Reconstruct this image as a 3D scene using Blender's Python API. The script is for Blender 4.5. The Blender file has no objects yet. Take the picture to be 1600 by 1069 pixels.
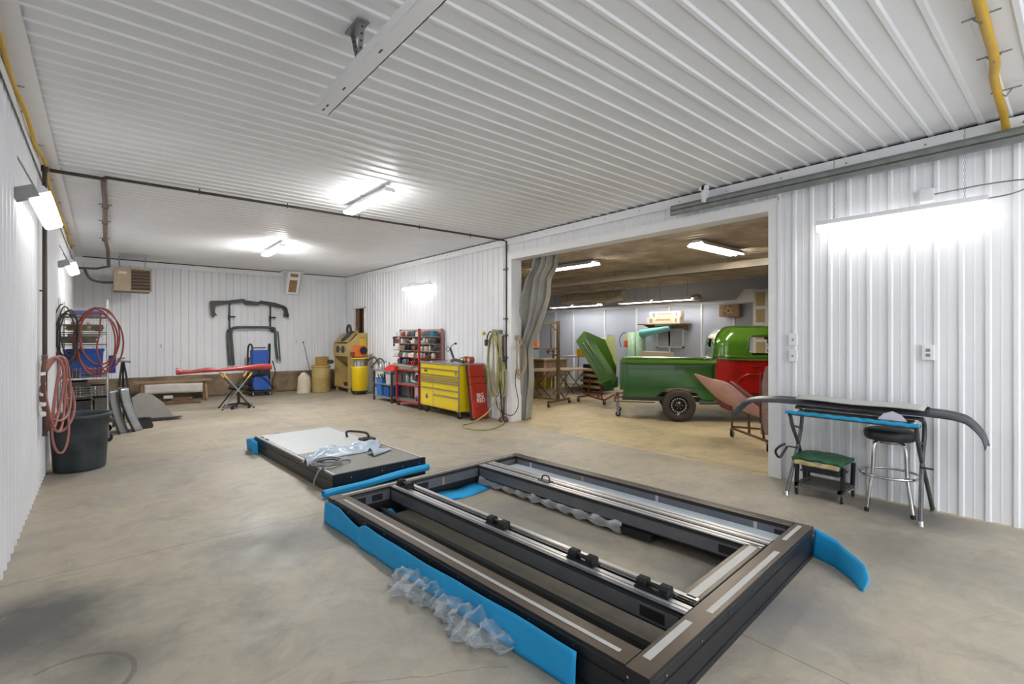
import bpy, math, random
from mathutils import Vector, Matrix
random.seed(7)
S = bpy.context.scene
COL = S.collection

# ---------------------------------------------------------------- camera
cam_d = bpy.data.cameras.new('camera')
cam_d.sensor_width = 36.0
cam_d.lens = 36.0 * 759.0 / 1600.0
cam_d.shift_y = -9.5 / 1600.0
cam_d.clip_start = 0.05
cam_d.clip_end = 100
cam = bpy.data.objects.new('camera', cam_d)
COL.objects.link(cam)
cam.location = (0, 0, 1.55)
cam.rotation_euler = (math.pi / 2, 0, -math.radians(40.138))
S.camera = cam

# ---------------------------------------------------------------- world, exposure
w = bpy.data.worlds.new('world')
S.world = w
w.use_nodes = True
wb = w.node_tree.nodes['Background']
wb.inputs[0].default_value = (0.82, 0.9, 1.0, 1)
wb.inputs[1].default_value = 1.7
S.view_settings.view_transform = 'Standard'
S.view_settings.look = 'None'
S.view_settings.exposure = 0.42
S.view_settings.gamma = 1.0
S.view_settings.use_curve_mapping = False
LAMP = 4.5      # radiance of the white strip lights
LAMP_BACK = 70.0 # radiance of the lights in the far workshop

# fill light added at the overhead doorway behind the camera
ad = bpy.data.lights.new('doorway_fill', 'AREA')
ad.shape = 'RECTANGLE'; ad.size = 4.0; ad.size_y = 2.9
ad.energy = 50; ad.color = (0.93, 0.96, 1.0)
ao = bpy.data.objects.new('doorway_fill', ad)
COL.objects.link(ao)
ao.location = (2.6, -3.9, 1.5); ao.rotation_euler = (math.radians(90), 0, 0)

# ---------------------------------------------------------------- materials
def lin(h):
    h = h.lstrip('#')
    o = []
    for i in (0, 2, 4):
        c = int(h[i:i+2], 16) / 255
        o.append(c / 12.92 if c <= 0.04045 else ((c + 0.055) / 1.055) ** 2.4)
    return (*o, 1)
MATS = {}
def mat(name, col, rough=0.5, metal=0.0, var=0.08, scale=8.0, bump=0.0, coat=0.0, emit=0.0, alpha=1.0, trans=0.0, dirt=None, bscale=None):
    if name in MATS: return MATS[name]
    m = bpy.data.materials.new(name); MATS[name] = m
    m.use_nodes = True
    nt = m.node_tree; N = nt.nodes; L = nt.links
    b = N['Principled BSDF']
    c = lin(col) if isinstance(col, str) else col
    tc = N.new('ShaderNodeTexCoord')
    nz = N.new('ShaderNodeTexNoise'); nz.inputs['Scale'].default_value = scale; nz.inputs['Detail'].default_value = 5
    L.new(tc.outputs['Object'], nz.inputs['Vector'])
    cr = N.new('ShaderNodeValToRGB'); L.new(nz.outputs['Fac'], cr.inputs[0])
    lo = tuple(x * (1 - var) for x in c[:3]) + (1,); hi = tuple(min(1, x * (1 + var)) for x in c[:3]) + (1,)
    cr.color_ramp.elements[0].position = 0.3; cr.color_ramp.elements[1].position = 0.7
    cr.color_ramp.elements[0].color = lin(dirt) if dirt else lo; cr.color_ramp.elements[1].color = hi
    L.new(cr.outputs[0], b.inputs['Base Color'])
    b.inputs['Roughness'].default_value = rough; b.inputs['Metallic'].default_value = metal
    b.inputs['Coat Weight'].default_value = coat; b.inputs['Coat Roughness'].default_value = 0.04
    if emit: b.inputs['Emission Color'].default_value = c; b.inputs['Emission Strength'].default_value = emit
    if alpha < 1: b.inputs['Alpha'].default_value = alpha
    if trans: b.inputs['Transmission Weight'].default_value = trans; b.inputs['IOR'].default_value = 1.3
    if bump:
        n2 = N.new('ShaderNodeTexNoise'); n2.inputs['Scale'].default_value = bscale or scale * 4; n2.inputs['Detail'].default_value = 4
        L.new(tc.outputs['Object'], n2.inputs['Vector'])
        bp = N.new('ShaderNodeBump'); bp.inputs['Strength'].default_value = bump; bp.inputs['Distance'].default_value = 0.01
        L.new(n2.outputs['Fac'], bp.inputs['Height']); L.new(bp.outputs[0], b.inputs['Normal'])
    return m

WHITE = mat('white_steel_wall', (0.79, 0.80, 0.825, 1), 0.42, var=0.03, scale=1.5)
CEILM = mat('white_steel_ceiling', (0.78, 0.79, 0.81, 1), 0.45, var=0.03, scale=1.2)
TRIM = mat('white_steel_trim', (0.82, 0.82, 0.84, 1), 0.4, var=0.02)
WOODK = mat('gap_shade_backing', '#2c241c', 0.9)  # wood backing behind the panels, coloured dark to give the trim gaps their shade
CONC = mat('brown_stained_concrete', '#86735c', 0.85, var=0.3, scale=3, bump=0.4, dirt='#5d4d3c')
BLACK = mat('black_powder_coat', '#1d1e21', 0.4, var=0.15)
BLACKA = mat('black_aluminium', '#27292d', 0.38, metal=0.35, var=0.15)
BRONZE = mat('bronze_film_on_aluminium', '#564b41', 0.38, metal=0.35, var=0.12)
GREYAL = mat('grey_aluminium', '#74767c', 0.4, metal=0.45, var=0.1)
ALU = mat('bare_aluminium', '#c9c9c9', 0.33, metal=0.6, var=0.05)
TAPE = mat('pale_film_strip', '#b5b4b2', 0.4, var=0.04)
FOAM = mat('blue_foam_sheet', '#18a0de', 0.6, var=0.05, scale=5, bump=0.15)
CHROME = mat('chrome', '#c9c9c9', 0.15, metal=1.0, var=0.05)
STEEL = mat('galvanized_steel', '#8f9190', 0.42, metal=0.7, var=0.15)
DSTEEL = mat('dark_bare_steel', '#4b4a49', 0.45, metal=0.6, var=0.3, scale=14)
RUBBER = mat('black_rubber', '#191919', 0.75, var=0.2)
RUST = mat('rusty_brown_pipe', '#4c3f37', 0.7, var=0.25)
YCAB = mat('yellow_cable_jacket', '#c39a1c', 0.5, var=0.08)
DIFF = mat('lit_diffuser', (1.0, 0.99, 0.975, 1), 0.4, var=0.0, emit=LAMP)
DIFFC = mat('lit_ceiling_diffuser', (1.0, 0.99, 0.975, 1), 0.4, var=0.0, emit=74.0)
DIFFF = mat('lit_far_diffuser', (1.0, 0.99, 0.975, 1), 0.4, var=0.0, emit=185.0)
DIFFN = mat('added_fill_diffuser', (1.0, 0.99, 0.975, 1), 0.4, var=0.0, emit=48.0)  # for the fill lamps added behind the camera
DIFFR = mat('lit_tube_row', (1, 0.97, 0.92, 1), 0.4, var=0.0, emit=24.0)
DIFFB = mat('lit_tube_warm', (1, 0.93, 0.8, 1), 0.4, var=0.0, emit=LAMP_BACK)

# ---------------------------------------------------------------- mesh builder
def film(name, col, a0, a1):
    """thin clear film: more reflective and opaque at grazing angles"""
    m = mat(name, col, 0.16, var=0.0, bump=0.5, scale=22); nt = m.node_tree
    lw = nt.nodes.new('ShaderNodeLayerWeight'); lw.inputs[0].default_value = 0.45
    mr = nt.nodes.new('ShaderNodeMapRange'); mr.inputs[3].default_value = a0; mr.inputs[4].default_value = a1
    nt.links.new(lw.outputs['Facing'], mr.inputs[0]); nt.links.new(mr.outputs[0], nt.nodes['Principled BSDF'].inputs['Alpha'])
    return m

class MB:
    def __init__(s): s.v = []; s.f = []; s.m = []; s.sm = []
    def _add(s, vs, fs, m=0, smooth=False):
        k = len(s.v); s.v += [tuple(v) for v in vs]
        for f in fs: s.f.append([k + i for i in f]); s.m.append(m); s.sm.append(smooth)
        return s
    def box(s, a, b, m=0, mtop=None):
        (x0, y0, z0), (x1, y1, z1) = a, b
        if x0 > x1: x0, x1 = x1, x0
        if y0 > y1: y0, y1 = y1, y0
        if z0 > z1: z0, z1 = z1, z0
        vs = [(x0,y0,z0),(x1,y0,z0),(x1,y1,z0),(x0,y1,z0),(x0,y0,z1),(x1,y0,z1),(x1,y1,z1),(x0,y1,z1)]
        s._add(vs, [(3,2,1,0),(0,1,5,4),(1,2,6,5),(2,3,7,6),(3,0,4,7)], m)
        return s._add([vs[4],vs[5],vs[6],vs[7]], [(0,1,2,3)], m if mtop is None else mtop)
    def bar(s, p, q, w, h, m=0, up=(0,0,1)):
        """rectangular bar from p to q, w across, h along up"""
        p, q = Vector(p), Vector(q); d = (q - p).normalized(); u = Vector(up)
        sd = d.cross(u)
        if sd.length < 1e-4: sd = d.cross(Vector((0, 1, 0)))
        sd.normalize(); u = sd.cross(d).normalized()
        o = [sd*(a*w/2) + u*(b*h/2) for a, b in ((-1,-1),(1,-1),(1,1),(-1,1))]
        vs = [p + x for x in o] + [q + x for x in o]
        return s._add(vs, [(3,2,1,0),(4,5,6,7),(0,1,5,4),(1,2,6,5),(2,3,7,6),(3,0,4,7)], m)
    def cyl(s, p, q, r, r2=None, n=14, m=0, cap=True):
        r2 = r if r2 is None else r2
        p, q = Vector(p), Vector(q); d = (q - p).normalized()
        a = d.orthogonal().normalized(); b = d.cross(a)
        vs = []
        for c, rr in ((p, r), (q, r2)):
            for i in range(n):
                t = 2*math.pi*i/n; vs.append(c + a*(rr*math.cos(t)) + b*(rr*math.sin(t)))
        s._add(vs, [(i, (i+1) % n, n+(i+1) % n, n+i) for i in range(n)], m, True)
        if cap: s._add(vs, [tuple(range(n))[::-1], tuple(range(n, 2*n))], m)
        return s
    def tube(s, pts, r, n=8, m=0, closed=False, sub=0):
        P = [Vector(p) for p in pts]
        if sub: P = smooth_path(P, sub, closed)
        k = len(P); vs = []; fs = []
        prev = None
        for i in range(k):
            if closed: t = P[(i+1) % k] - P[i-1]
            else: t = P[min(i+1, k-1)] - P[max(i-1, 0)]
            if t.length < 1e-7: t = Vector((0, 0, 1))
            t.normalize()
            a = t.orthogonal().normalized() if prev is None else (prev - t*prev.dot(t))
            if a.length < 1e-5: a = t.orthogonal()
            a.normalize(); prev = a; b = t.cross(a)
            if isinstance(r, (list, tuple)):
                q = i/(k-1)*(len(r)-1); q0 = min(int(q), len(r)-2); rr = r[q0] + (r[q0+1]-r[q0])*(q-q0)
            else: rr = r
            for j in range(n):
                u = 2*math.pi*j/n; vs.append(P[i] + a*(rr*math.cos(u)) + b*(rr*math.sin(u)))
        for i in range(k if closed else k-1):
            for j in range(n):
                i2 = (i+1) % k
                fs.append((i*n+j, i*n+(j+1) % n, i2*n+(j+1) % n, i2*n+j))
        s._add(vs, fs, m, True)
        if not closed: s._add(vs, [tuple(range(n))[::-1], tuple(range((k-1)*n, k*n))], m)
        return s
    def lathe(s, prof, c=(0,0,0), axis=(0,0,1), n=28, m=0, sx=1.0, sy=1.0, cap=True):
        """prof: list of (radius, height)"""
        ax = Vector(axis).normalized()
        if abs(ax.z) > 0.99: a, b = Vector((1,0,0)), Vector((0,1,0))*(1 if ax.z > 0 else -1)
        else: a = Vector((0,0,1)).cross(ax).normalized(); b = ax.cross(a)
        c = Vector(c); vs = []
        for r, h in prof:
            for j in range(n):
                t = 2*math.pi*j/n
                vs.append(c + ax*h + a*(r*sx*math.cos(t)) + b*(r*sy*math.sin(t)))
        fs = [(i*n+j, i*n+(j+1) % n, (i+1)*n+(j+1) % n, (i+1)*n+j) for i in range(len(prof)-1) for j in range(n)]
        s._add(vs, fs, m, True)
        if cap and prof[0][0] > 1e-4: s._add(vs, [tuple(range(n))[::-1]], m)
        if cap and prof[-1][0] > 1e-4: s._add(vs, [tuple(range((len(prof)-1)*n, len(prof)*n))], m)
        return s
    def prism(s, poly, o, u, v, d, m=0, smooth=False):
        """polygon (a,b) in plane o+u*a+v*b extruded by vector d"""
        o, u, v, d = Vector(o), Vector(u), Vector(v), Vector(d); n = len(poly)
        A = [o + u*a + v*b for a, b in poly]; B = [p + d for p in A]
        s._add(A + B, [tuple(range(n)), tuple(range(n, 2*n))[::-1]], m)
        return s._add(A + B, [(i, n+i, n+(i+1) % n, (i+1) % n) for i in range(n)], m, smooth)
    def grid(s, fn, nu, nv, m=0, smooth=True, thick=0.0):
        P = [[Vector(fn(i/nu, j/nv)) for j in range(nv+1)] for i in range(nu+1)]
        vs = [p for r in P for p in r]; W = nv+1
        fs = [(i*W+j, (i+1)*W+j, (i+1)*W+j+1, i*W+j+1) for i in range(nu) for j in range(nv)]
        if not thick: return s._add(vs, fs, m, smooth)
        nr = [Vector() for _ in vs]
        for f in fs:
            nn = (vs[f[1]]-vs[f[0]]).cross(vs[f[3]]-vs[f[0]])
            for i in f: nr[i] += nn
        v2 = [p - (q.normalized() if q.length > 1e-9 else Vector((0,0,1)))*thick for p, q in zip(vs, nr)]
        K = len(vs)
        fb = [tuple(K+i for i in f)[::-1] for f in fs]
        ed = []
        for i in range(nu):
            a, b = i*W, (i+1)*W; ed.append((a, K+a, K+b, b))
            a, b = i*W+nv, (i+1)*W+nv; ed.append((b, K+b, K+a, a))
        for j in range(nv):
            a, b = j, j+1; ed.append((b, K+b, K+a, a))
            a, b = nu*W+j, nu*W+j+1; ed.append((a, K+a, K+b, b))
        return s._add(vs + v2, fs + fb + ed, m, smooth)
    def ball(s, c, r, m=0, n=12, sc=(1,1,1)):
        k = len(s.v); h = n//2
        vs = []
        for i in range(h+1):
            t = math.pi*i/h
            for j in range(n):
                u = 2*math.pi*j/n
                vs.append((c[0]+r*sc[0]*math.sin(t)*math.cos(u), c[1]+r*sc[1]*math.sin(t)*math.sin(u), c[2]+r*sc[2]*math.cos(t)))
        return s._add(vs, [(i*n+j, (i+1)*n+j, (i+1)*n+(j+1) % n, i*n+(j+1) % n) for i in range(h) for j in range(n)], m, True)
    def build(s, name, mats, parent=None, bevel=0.0, sub=0, loc=None, rot=None):
        me = bpy.data.meshes.new(name)
        me.from_pydata(s.v, [], s.f)
        me.polygons.foreach_set('material_index', s.m)
        me.polygons.foreach_set('use_smooth', s.sm)
        for mm in (mats if isinstance(mats, (list, tuple)) else [mats]): me.materials.append(mm)
        me.validate(); me.update()
        o = bpy.data.objects.new(name, me); COL.objects.link(o)
        if parent: o.parent = parent
        if loc: o.location = loc
        if rot: o.rotation_euler = rot
        if bevel:
            b = o.modifiers.new('bevel', 'BEVEL'); b.width = bevel; b.segments = 2; b.limit_method = 'ANGLE'; b.angle_limit = math.radians(50)
        if sub:
            b = o.modifiers.new('sub', 'SUBSURF'); b.levels = sub; b.render_levels = sub
        return o

def smooth_path(P, sub, closed=False):
    out = []; k = len(P)
    for i in range(k if closed else k-1):
        p1, p2 = P[i], P[(i+1) % k]
        p0 = P[i-1] if (closed or i > 0) else p1
        p3 = P[(i+2) % k] if (closed or i+2 < k) else p2
        for j in range(sub):
            t = j/sub
            out.append(0.5*((2*p1) + (p2-p0)*t + (2*p0-5*p1+4*p2-p3)*t*t + (3*p1-p0-3*p2+p3)*t**3))
    if not closed: out.append(P[-1])
    return out

def thing(name, label, cat, loc=(0,0,0), rz=0.0, group=None):
    o = bpy.data.objects.new(name, None); COL.objects.link(o)
    o.location = loc; o.rotation_euler = (0, 0, math.radians(rz)); o.empty_display_size = 0.1
    return tag(o, label, cat, group)
def tag(o, label, cat, group=None, kind=None):
    o['label'] = label; o['category'] = cat
    if group: o['group'] = group
    if kind: o['kind'] = kind
    return o
def struct(o, label=None, cat=None):
    o['kind'] = 'structure'
    if label: o['label'] = label
    if cat: o['category'] = cat
    return o
def dup(root, loc=None, rz=None, label=None, group=None):
    r = root.copy(); COL.objects.link(r)
    if loc is not None: r.location = loc
    if rz is not None: r.rotation_euler = (0, 0, math.radians(rz))
    if label: r['label'] = label
    if group: r['group'] = group
    for ch in list(root.children):
        c = ch.copy(); COL.objects.link(c); c.parent = r
        for g in list(ch.children):
            d = g.copy(); COL.objects.link(d); d.parent = c
    return r
def text_obj(txt, size, material, parent, loc, rot, depth=0.001, name='lettering', bold=0.0):
    cu = bpy.data.curves.new('tmp_text', 'FONT'); cu.body = txt; cu.size = size; cu.extrude = depth; cu.align_x = 'CENTER'; cu.offset = bold
    t = bpy.data.objects.new('tmp_text', cu); COL.objects.link(t)
    me = bpy.data.meshes.new_from_object(t.evaluated_get(bpy.context.evaluated_depsgraph_get()))
    bpy.data.objects.remove(t); bpy.data.curves.remove(cu)
    me.materials.clear(); me.materials.append(material); me.name = name
    o = bpy.data.objects.new(name, me); COL.objects.link(o); o.parent = parent
    o.location = loc; o.rotation_euler = rot
    return o
def caster(parent, x, y, r=0.05, w=0.03, fork=None, top=None, name='caster', wheel=None, a=0.0):
    """fork plus wheel, wheel a child of the fork; plate top at z=top"""
    top = top or r*2.5
    f = MB()
    ca, sa = math.cos(a), math.sin(a)
    f.box((x-w, y-w, top-0.006), (x+w, y+w, top))
    ax = Vector((-sa, ca, 0)); ox = Vector((ca, sa, 0))*(r*0.35)
    c = Vector((x, y, r)) + ox
    for sgn in (-1, 1):
        f.bar(Vector((x, y, top-0.005)) + ax*(sgn*(w/2+0.004)), c + ax*(sgn*(w/2+0.004)), 0.004, r*0.8, up=tuple(ox.normalized()))
    fo = f.build(name, fork or STEEL, parent)
    wl = MB(); wl.lathe([(r*0.9, -w/2), (r, -w/2+0.004), (r, w/2-0.004), (r*0.9, w/2)], c, tuple(ax), 18)
    wl.lathe([(r*0.45, -w/2-0.002), (r*0.45, w/2+0.002)], c, tuple(ax), 12, m=1)
    wl.build('wheel', [wheel or RUBBER, STEEL], fo)
    return fo

# ================================================================ the building
CZ = 3.345   # ceiling pans; ribs hang to 3.32
XL, XR, YB, YF = -0.5, 5.66, 14.55, -3.6
def rib_profile(L, sp, dep, phase=0.0, minor=True):
    """(s, n) points of the corrugated profile"""
    pts = [(0, 0)]
    t = phase - sp
    while t < L:
        for ds, h in ((0.052, 0), (0.056, dep*0.12 if minor else 0), (0.064, dep*0.12 if minor else 0), (0.068, 0), (0.115, 0), (0.127, dep), (0.152, dep), (0.163, 0)):
            s = t + ds*sp/0.165
            if 0.001 < s < L-0.001: pts.append((s, h))
        t += sp
    pts.append((L, 0))
    return pts
def corrugated(mb, o, u, v, n, L, H, sp=0.165, dep=0.015, phase=0.0, m=0, minor=True):
    o, u, v, n = map(Vector, (o, u, v, n)); P = rib_profile(L, sp, dep, phase, minor)
    vs = []
    for s, h in P:
        p = o + u*s + n*h
        vs += [p, p + v*H]
    fs = [(2*i, 2*i+2, 2*i+3, 2*i+1) for i in range(len(P)-1)]
    return mb._add(vs, fs, m)

# ---- floor material: ground concrete with stains, saw joints and tyre marks
def floor_mat():
    m = bpy.data.materials.new('stained_concrete_floor'); m.use_nodes = True
    nt = m.node_tree; N = nt.nodes; L = nt.links; b = N['Principled BSDF']
    tc = N.new('ShaderNodeTexCoord'); sep = N.new('ShaderNodeSeparateXYZ'); L.new(tc.outputs['Object'], sep.inputs[0])
    def M(op, a, bb=None, c=None, clamp=False):
        n = N.new('ShaderNodeMath'); n.operation = op; n.use_clamp = clamp
        for i, x in enumerate((a, bb, c)):
            if x is None: continue
            if isinstance(x, (int, float)): n.inputs[i].default_value = x
            else: L.new(x, n.inputs[i])
        return n.outputs[0]
    def noise(sc, det=6, rough=0.6, dist=0.0):
        n = N.new('ShaderNodeTexNoise'); n.inputs['Scale'].default_value = sc; n.inputs['Detail'].default_value = det
        n.inputs['Roughness'].default_value = rough; n.inputs['Distortion'].default_value = dist
        L.new(tc.outputs['Object'], n.inputs['Vector']); return n.outputs['Fac']
    def ramp(f, stops):
        r = N.new('ShaderNodeValToRGB'); L.new(f, r.inputs[0])
        while len(r.color_ramp.elements) < len(stops): r.color_ramp.elements.new(0.5)
        for e, (p, c) in zip(r.color_ramp.elements, stops): e.position = p; e.color = lin(c) if isinstance(c, str) else c
        return r.outputs[0]
    def mix(f, a, bb, mode='MIX'):
        n = N.new('ShaderNodeMix'); n.data_type = 'RGBA'; n.blend_type = mode
        if isinstance(f, (int, float)): n.inputs[0].default_value = f
        else: L.new(f, n.inputs[0])
        for i, x in ((6, a), (7, bb)):
            if isinstance(x, tuple): n.inputs[i].default_value = x
            else: L.new(x, n.inputs[i])
        return n.outputs[2]
    X, Y = sep.outputs[0], sep.outputs[1]
    base = ramp(noise(0.7, 7, 0.65, 0.4), [(0.3, '#9b958a'), (0.5, '#aca494'), (0.7, '#b8af9c')])
    fine = ramp(noise(9, 8, 0.75), [(0.25, (0.83, 0.83, 0.84, 1)), (0.7, (1.06, 1.05, 1.03, 1))])
    mott = ramp(noise(2.4, 9, 0.78, 0.8), [(0.32, (0.75, 0.75, 0.755, 1)), (0.5, (1, 1, 1, 1)), (0.7, (1.06, 1.05, 1.03, 1))])
    fine = mix(1.0, fine, mott, 'MULTIPLY')
    c = mix(1.0, base, fine, 'MULTIPLY')
    # dark grey worn-in dirt patches
    pf = ramp(noise(1.3, 8, 0.7, 0.6), [(0.52, (0, 0, 0, 1)), (0.72, (0.75, 0.75, 0.75, 1))])
    c = mix(pf, c, lin('#98958b'))
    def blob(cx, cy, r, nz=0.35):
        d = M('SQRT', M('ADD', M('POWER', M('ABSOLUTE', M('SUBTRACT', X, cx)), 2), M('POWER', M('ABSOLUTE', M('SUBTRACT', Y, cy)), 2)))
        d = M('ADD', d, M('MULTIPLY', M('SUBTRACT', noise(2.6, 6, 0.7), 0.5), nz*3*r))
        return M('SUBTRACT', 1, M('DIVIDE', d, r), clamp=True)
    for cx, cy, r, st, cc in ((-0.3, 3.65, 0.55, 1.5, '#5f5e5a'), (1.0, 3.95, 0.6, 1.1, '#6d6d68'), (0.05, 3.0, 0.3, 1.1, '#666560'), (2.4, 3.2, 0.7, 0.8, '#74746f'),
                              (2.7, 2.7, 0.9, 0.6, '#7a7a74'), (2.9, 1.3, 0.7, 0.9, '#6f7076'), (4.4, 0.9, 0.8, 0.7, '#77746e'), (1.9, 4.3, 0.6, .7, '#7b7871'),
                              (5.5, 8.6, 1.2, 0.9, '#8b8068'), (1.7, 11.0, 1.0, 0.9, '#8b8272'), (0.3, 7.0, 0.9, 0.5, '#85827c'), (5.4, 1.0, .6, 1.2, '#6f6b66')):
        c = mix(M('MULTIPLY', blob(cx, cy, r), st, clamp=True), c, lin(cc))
    # warm tan slab of the far workshop and towards it
    wx = M('ADD', X, M('MULTIPLY', M('SUBTRACT', noise(1.1), 0.5), 0.25))
    far = M('MULTIPLY', M('GREATER_THAN', X, 5.6), 1.0)
    tan_ = mix(1.0, ramp(noise(0.8, 7, 0.7, 0.5), [(0.3, '#a49779'), (0.55, '#c0b18f'), (0.75, '#ccbd9a')]), fine, 'MULTIPLY')
    c = mix(far, c, tan_)
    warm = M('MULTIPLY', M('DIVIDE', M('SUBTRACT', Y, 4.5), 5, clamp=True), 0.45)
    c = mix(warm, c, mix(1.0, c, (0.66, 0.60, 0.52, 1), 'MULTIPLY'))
    # saw cut joints
    jd = M('MULTIPLY', M('SUBTRACT', noise(14, 3), 0.5), 0.006)
    def line(v, at, hw):
        return M('LESS_THAN', M('ABSOLUTE', M('SUBTRACT', M('ADD', v, jd), at)), hw)
    j = None
    for v, at, hw in ((Y, 4.33, 0.004), (Y, 11.8, 0.006), (X, 2.54, 0.004), (Y, -1.5, 0.005), (X, 9.6, 0.006), (X, 5.74, 0.008)):
        k = line(v, at, hw); j = k if j is None else M('MAXIMUM', j, k)
    # hairline crack, roughly straight with wobble
    cw = M('MULTIPLY', M('SUBTRACT', noise(3, 4), 0.5), 0.12)
    cr_ = M('LESS_THAN', M('ABSOLUTE', M('SUBTRACT', M('ADD', M('MULTIPLY', X, 0.6), Y), M('ADD', 2.62, cw))), 0.0025)
    cr_ = M('MULTIPLY', cr_, M('LESS_THAN', X, 1.45)); cr_ = M('MULTIPLY', cr_, M('GREATER_THAN', X, 0.8))
    j = M('MAXIMUM', j, cr_)
    c = mix(M('MULTIPLY', j, 0.55), c, lin('#4c4841'))
    # curved rubber mark on the slab
    dd = M('SQRT', M('ADD', M('POWER', M('ABSOLUTE', M('SUBTRACT', X, -0.12)), 2), M('POWER', M('ABSOLUTE', M('SUBTRACT', Y, 2.9)), 2)))
    ring = M('LESS_THAN', M('ABSOLUTE', M('SUBTRACT', dd, 0.235)), M('MULTIPLY', noise(5), 0.022))
    ring = M('MULTIPLY', ring, M('GREATER_THAN', M('ADD', X, M('MULTIPLY', Y, 0.6)), 1.62))
    c = mix(M('MULTIPLY', ring, 0.6), c, lin('#5f5b52'))
    # small pale scuffs and grit
    sp = ramp(noise(26, 3, 0.5), [(0.70, (0, 0, 0, 1)), (0.78, (1, 1, 1, 1))])
    c = mix(M('MULTIPLY', sp, 0.25), c, lin('#cfcabe'))
    L.new(c, b.inputs['Base Color'])
    rr = ramp(noise(1.7, 6, 0.7), [(0.3, (0.42, 0.42, 0.42, 1)), (0.7, (0.64, 0.64, 0.64, 1))]); L.new(rr, b.inputs['Roughness'])
    bp = N.new('ShaderNodeBump'); bp.inputs['Strength'].default_value = 0.12; bp.inputs['Distance'].default_value = 0.01
    L.new(noise(30, 6, 0.7), bp.inputs['Height']); L.new(bp.outputs[0], b.inputs['Normal'])
    return m
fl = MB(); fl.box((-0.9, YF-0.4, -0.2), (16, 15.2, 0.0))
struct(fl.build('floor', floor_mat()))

# ---- left wall
m_ = MB(); corrugated(m_, (XL, YF, 0.0), (0,1,0), (0,0,1), (1,0,0), YB-YF, 3.30)
m_.box((XL-0.12, YF, -0.05), (XL-0.02, YB+0.1, 3.5), 1)
struct(m_.build('wall_left', [WHITE, WOODK]))
# ---- back wall: steel above a recessed concrete stem wall
m_ = MB(); corrugated(m_, (XL, YB, 0.54), (1,0,0), (0,0,1), (0,-1,0), XR-XL, 2.76, phase=0.05)
m_.box((XL-0.1, YB+0.02, 0.0), (XR+0.2, YB+0.12, 3.5), 1)
struct(m_.build('wall_back', [WHITE, WOODK]))
m_ = MB(); m_.grid(lambda a, b_: (XL+(XR-XL)*a, YB-0.02-0.03*random.random()*(0.3 if b_ > 0.9 else 1), 0.56*b_), 60, 8, thick=-0.05)
struct(m_.build('baseboard_back', CONC))
# ---- right wall in three pieces round the opening (y 2.27 .. 6.71, head 2.93)
OY0, OY1, OZ = 2.27, 6.71, 2.93
WT = 0.2
m_ = MB(); corrugated(m_, (XR, OY1, 0.0), (0,1,0), (0,0,1), (-1,0,0), 13.1-OY1, 3.30, phase=0.1)
corrugated(m_, (XR, 13.95, 0.0), (0,1,0), (0,0,1), (-1,0,0), YB-13.95, 3.30)
corrugated(m_, (XR, 13.1, 2.38), (0,1,0), (0,0,1), (-1,0,0), 0.85, 0.92)
corrugated(m_, (XR, 13.1, 0.0), (0,1,0), (0,0,1), (-1,0,0), 0.85, 1.2)
m_.box((XR+0.02, OY1, 0), (XR+WT, 13.1, 3.5), 1); m_.box((XR+0.02, 13.95, 0), (XR+WT, YB+.1, 3.5), 1)
m_.box((XR+0.02, 13.1, 2.38), (XR+WT, 13.95, 3.5), 1); m_.box((XR+0.02, 13.1, 0), (XR+WT, 13.95, 1.2), 1)
corrugated(m_, (XR, OY0, OZ+0.1), (0,1,0), (0,0,1), (-1,0,0), OY1-OY0, 3.30-OZ-0.1, phase=0.03)
m_.box((XR+0.02, OY0, OZ+0.01), (XR+WT, OY1, 3.5), 1)
corrugated(m_, (XR, YF, 0.0), (0,1,0), (0,0,1), (-1,0,0), OY0-YF, 3.30, phase=0.04)
m_.box((XR+0.02, YF, 0), (XR+WT, OY0, 3.5), 1)
struct(m_.build('wall_right', [WHITE, WOODK]))
# ---- front wall behind the camera with an open overhead door
m_ = MB(); corrugated(m_, (XL, YF, 0.0), (1,0,0), (0,0,1), (0,1,0), 1.0, 3.3)
corrugated(m_, (4.9, YF, 0.0), (1,0,0), (0,0,1), (0,1,0), XR-4.9, 3.3)
corrugated(m_, (0.5, YF, 2.95), (1,0,0), (0,0,1), (0,1,0), 4.4, 0.36)
struct(m_.build('wall_front', [WHITE]))
# ---- ceiling
m_ = MB(); corrugated(m_, (XL-0.1, YF, CZ), (0,1,0), (1,0,0), (0,0,-1), YB-YF+0.1, XR-XL+0.15, dep=0.011, phase=0.08, minor=False)
m_.box((XL-0.1, YF, CZ+0.03), (XR+0.2, YB+0.1, CZ+0.2), 1)
struct(m_.build('ceiling', [CEILM, WOODK]))
# ---- crown trims
def crown(name, a, b_, n, drop=0.12, leg=0.0):
    """vertical leg standing 26 mm off the wall; optional ceiling leg"""
    a, b_, n = Vector(a), Vector(b_), Vector(n)
    m = MB(); o = n*0.03
    m.bar(a+o+Vector((0,0,3.318-drop/2)), b_+o+Vector((0,0,3.318-drop/2)), 0.006, drop)
    if leg:
        m.bar(a+n*(0.03+leg/2)+Vector((0,0,3.316)), b_+n*(0.03+leg/2)+Vector((0,0,3.316)), leg, 0.004)
    d = (b_-a); L_ = d.length; k = int(L_/0.6)
    for i in range(k):
        p = a + d*((i+0.5)/k) + n*0.034 + Vector((0,0,3.318-drop/2))
        m.cyl(p, p+n*0.005, 0.008, n=8, m=1)
    return struct(m.build(name, [TRIM, STEEL]))
crown('trim_1', (XL,YF,0), (XL,YB,0), (1,0,0), 0.16, 0.13)
crown('trim_2', (XL,YB,0), (XR,YB,0), (0,-1,0), 0.12)
crown('trim_3', (XR,YF,0), (XR,YB,0), (-1,0,0), 0.115)
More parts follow.
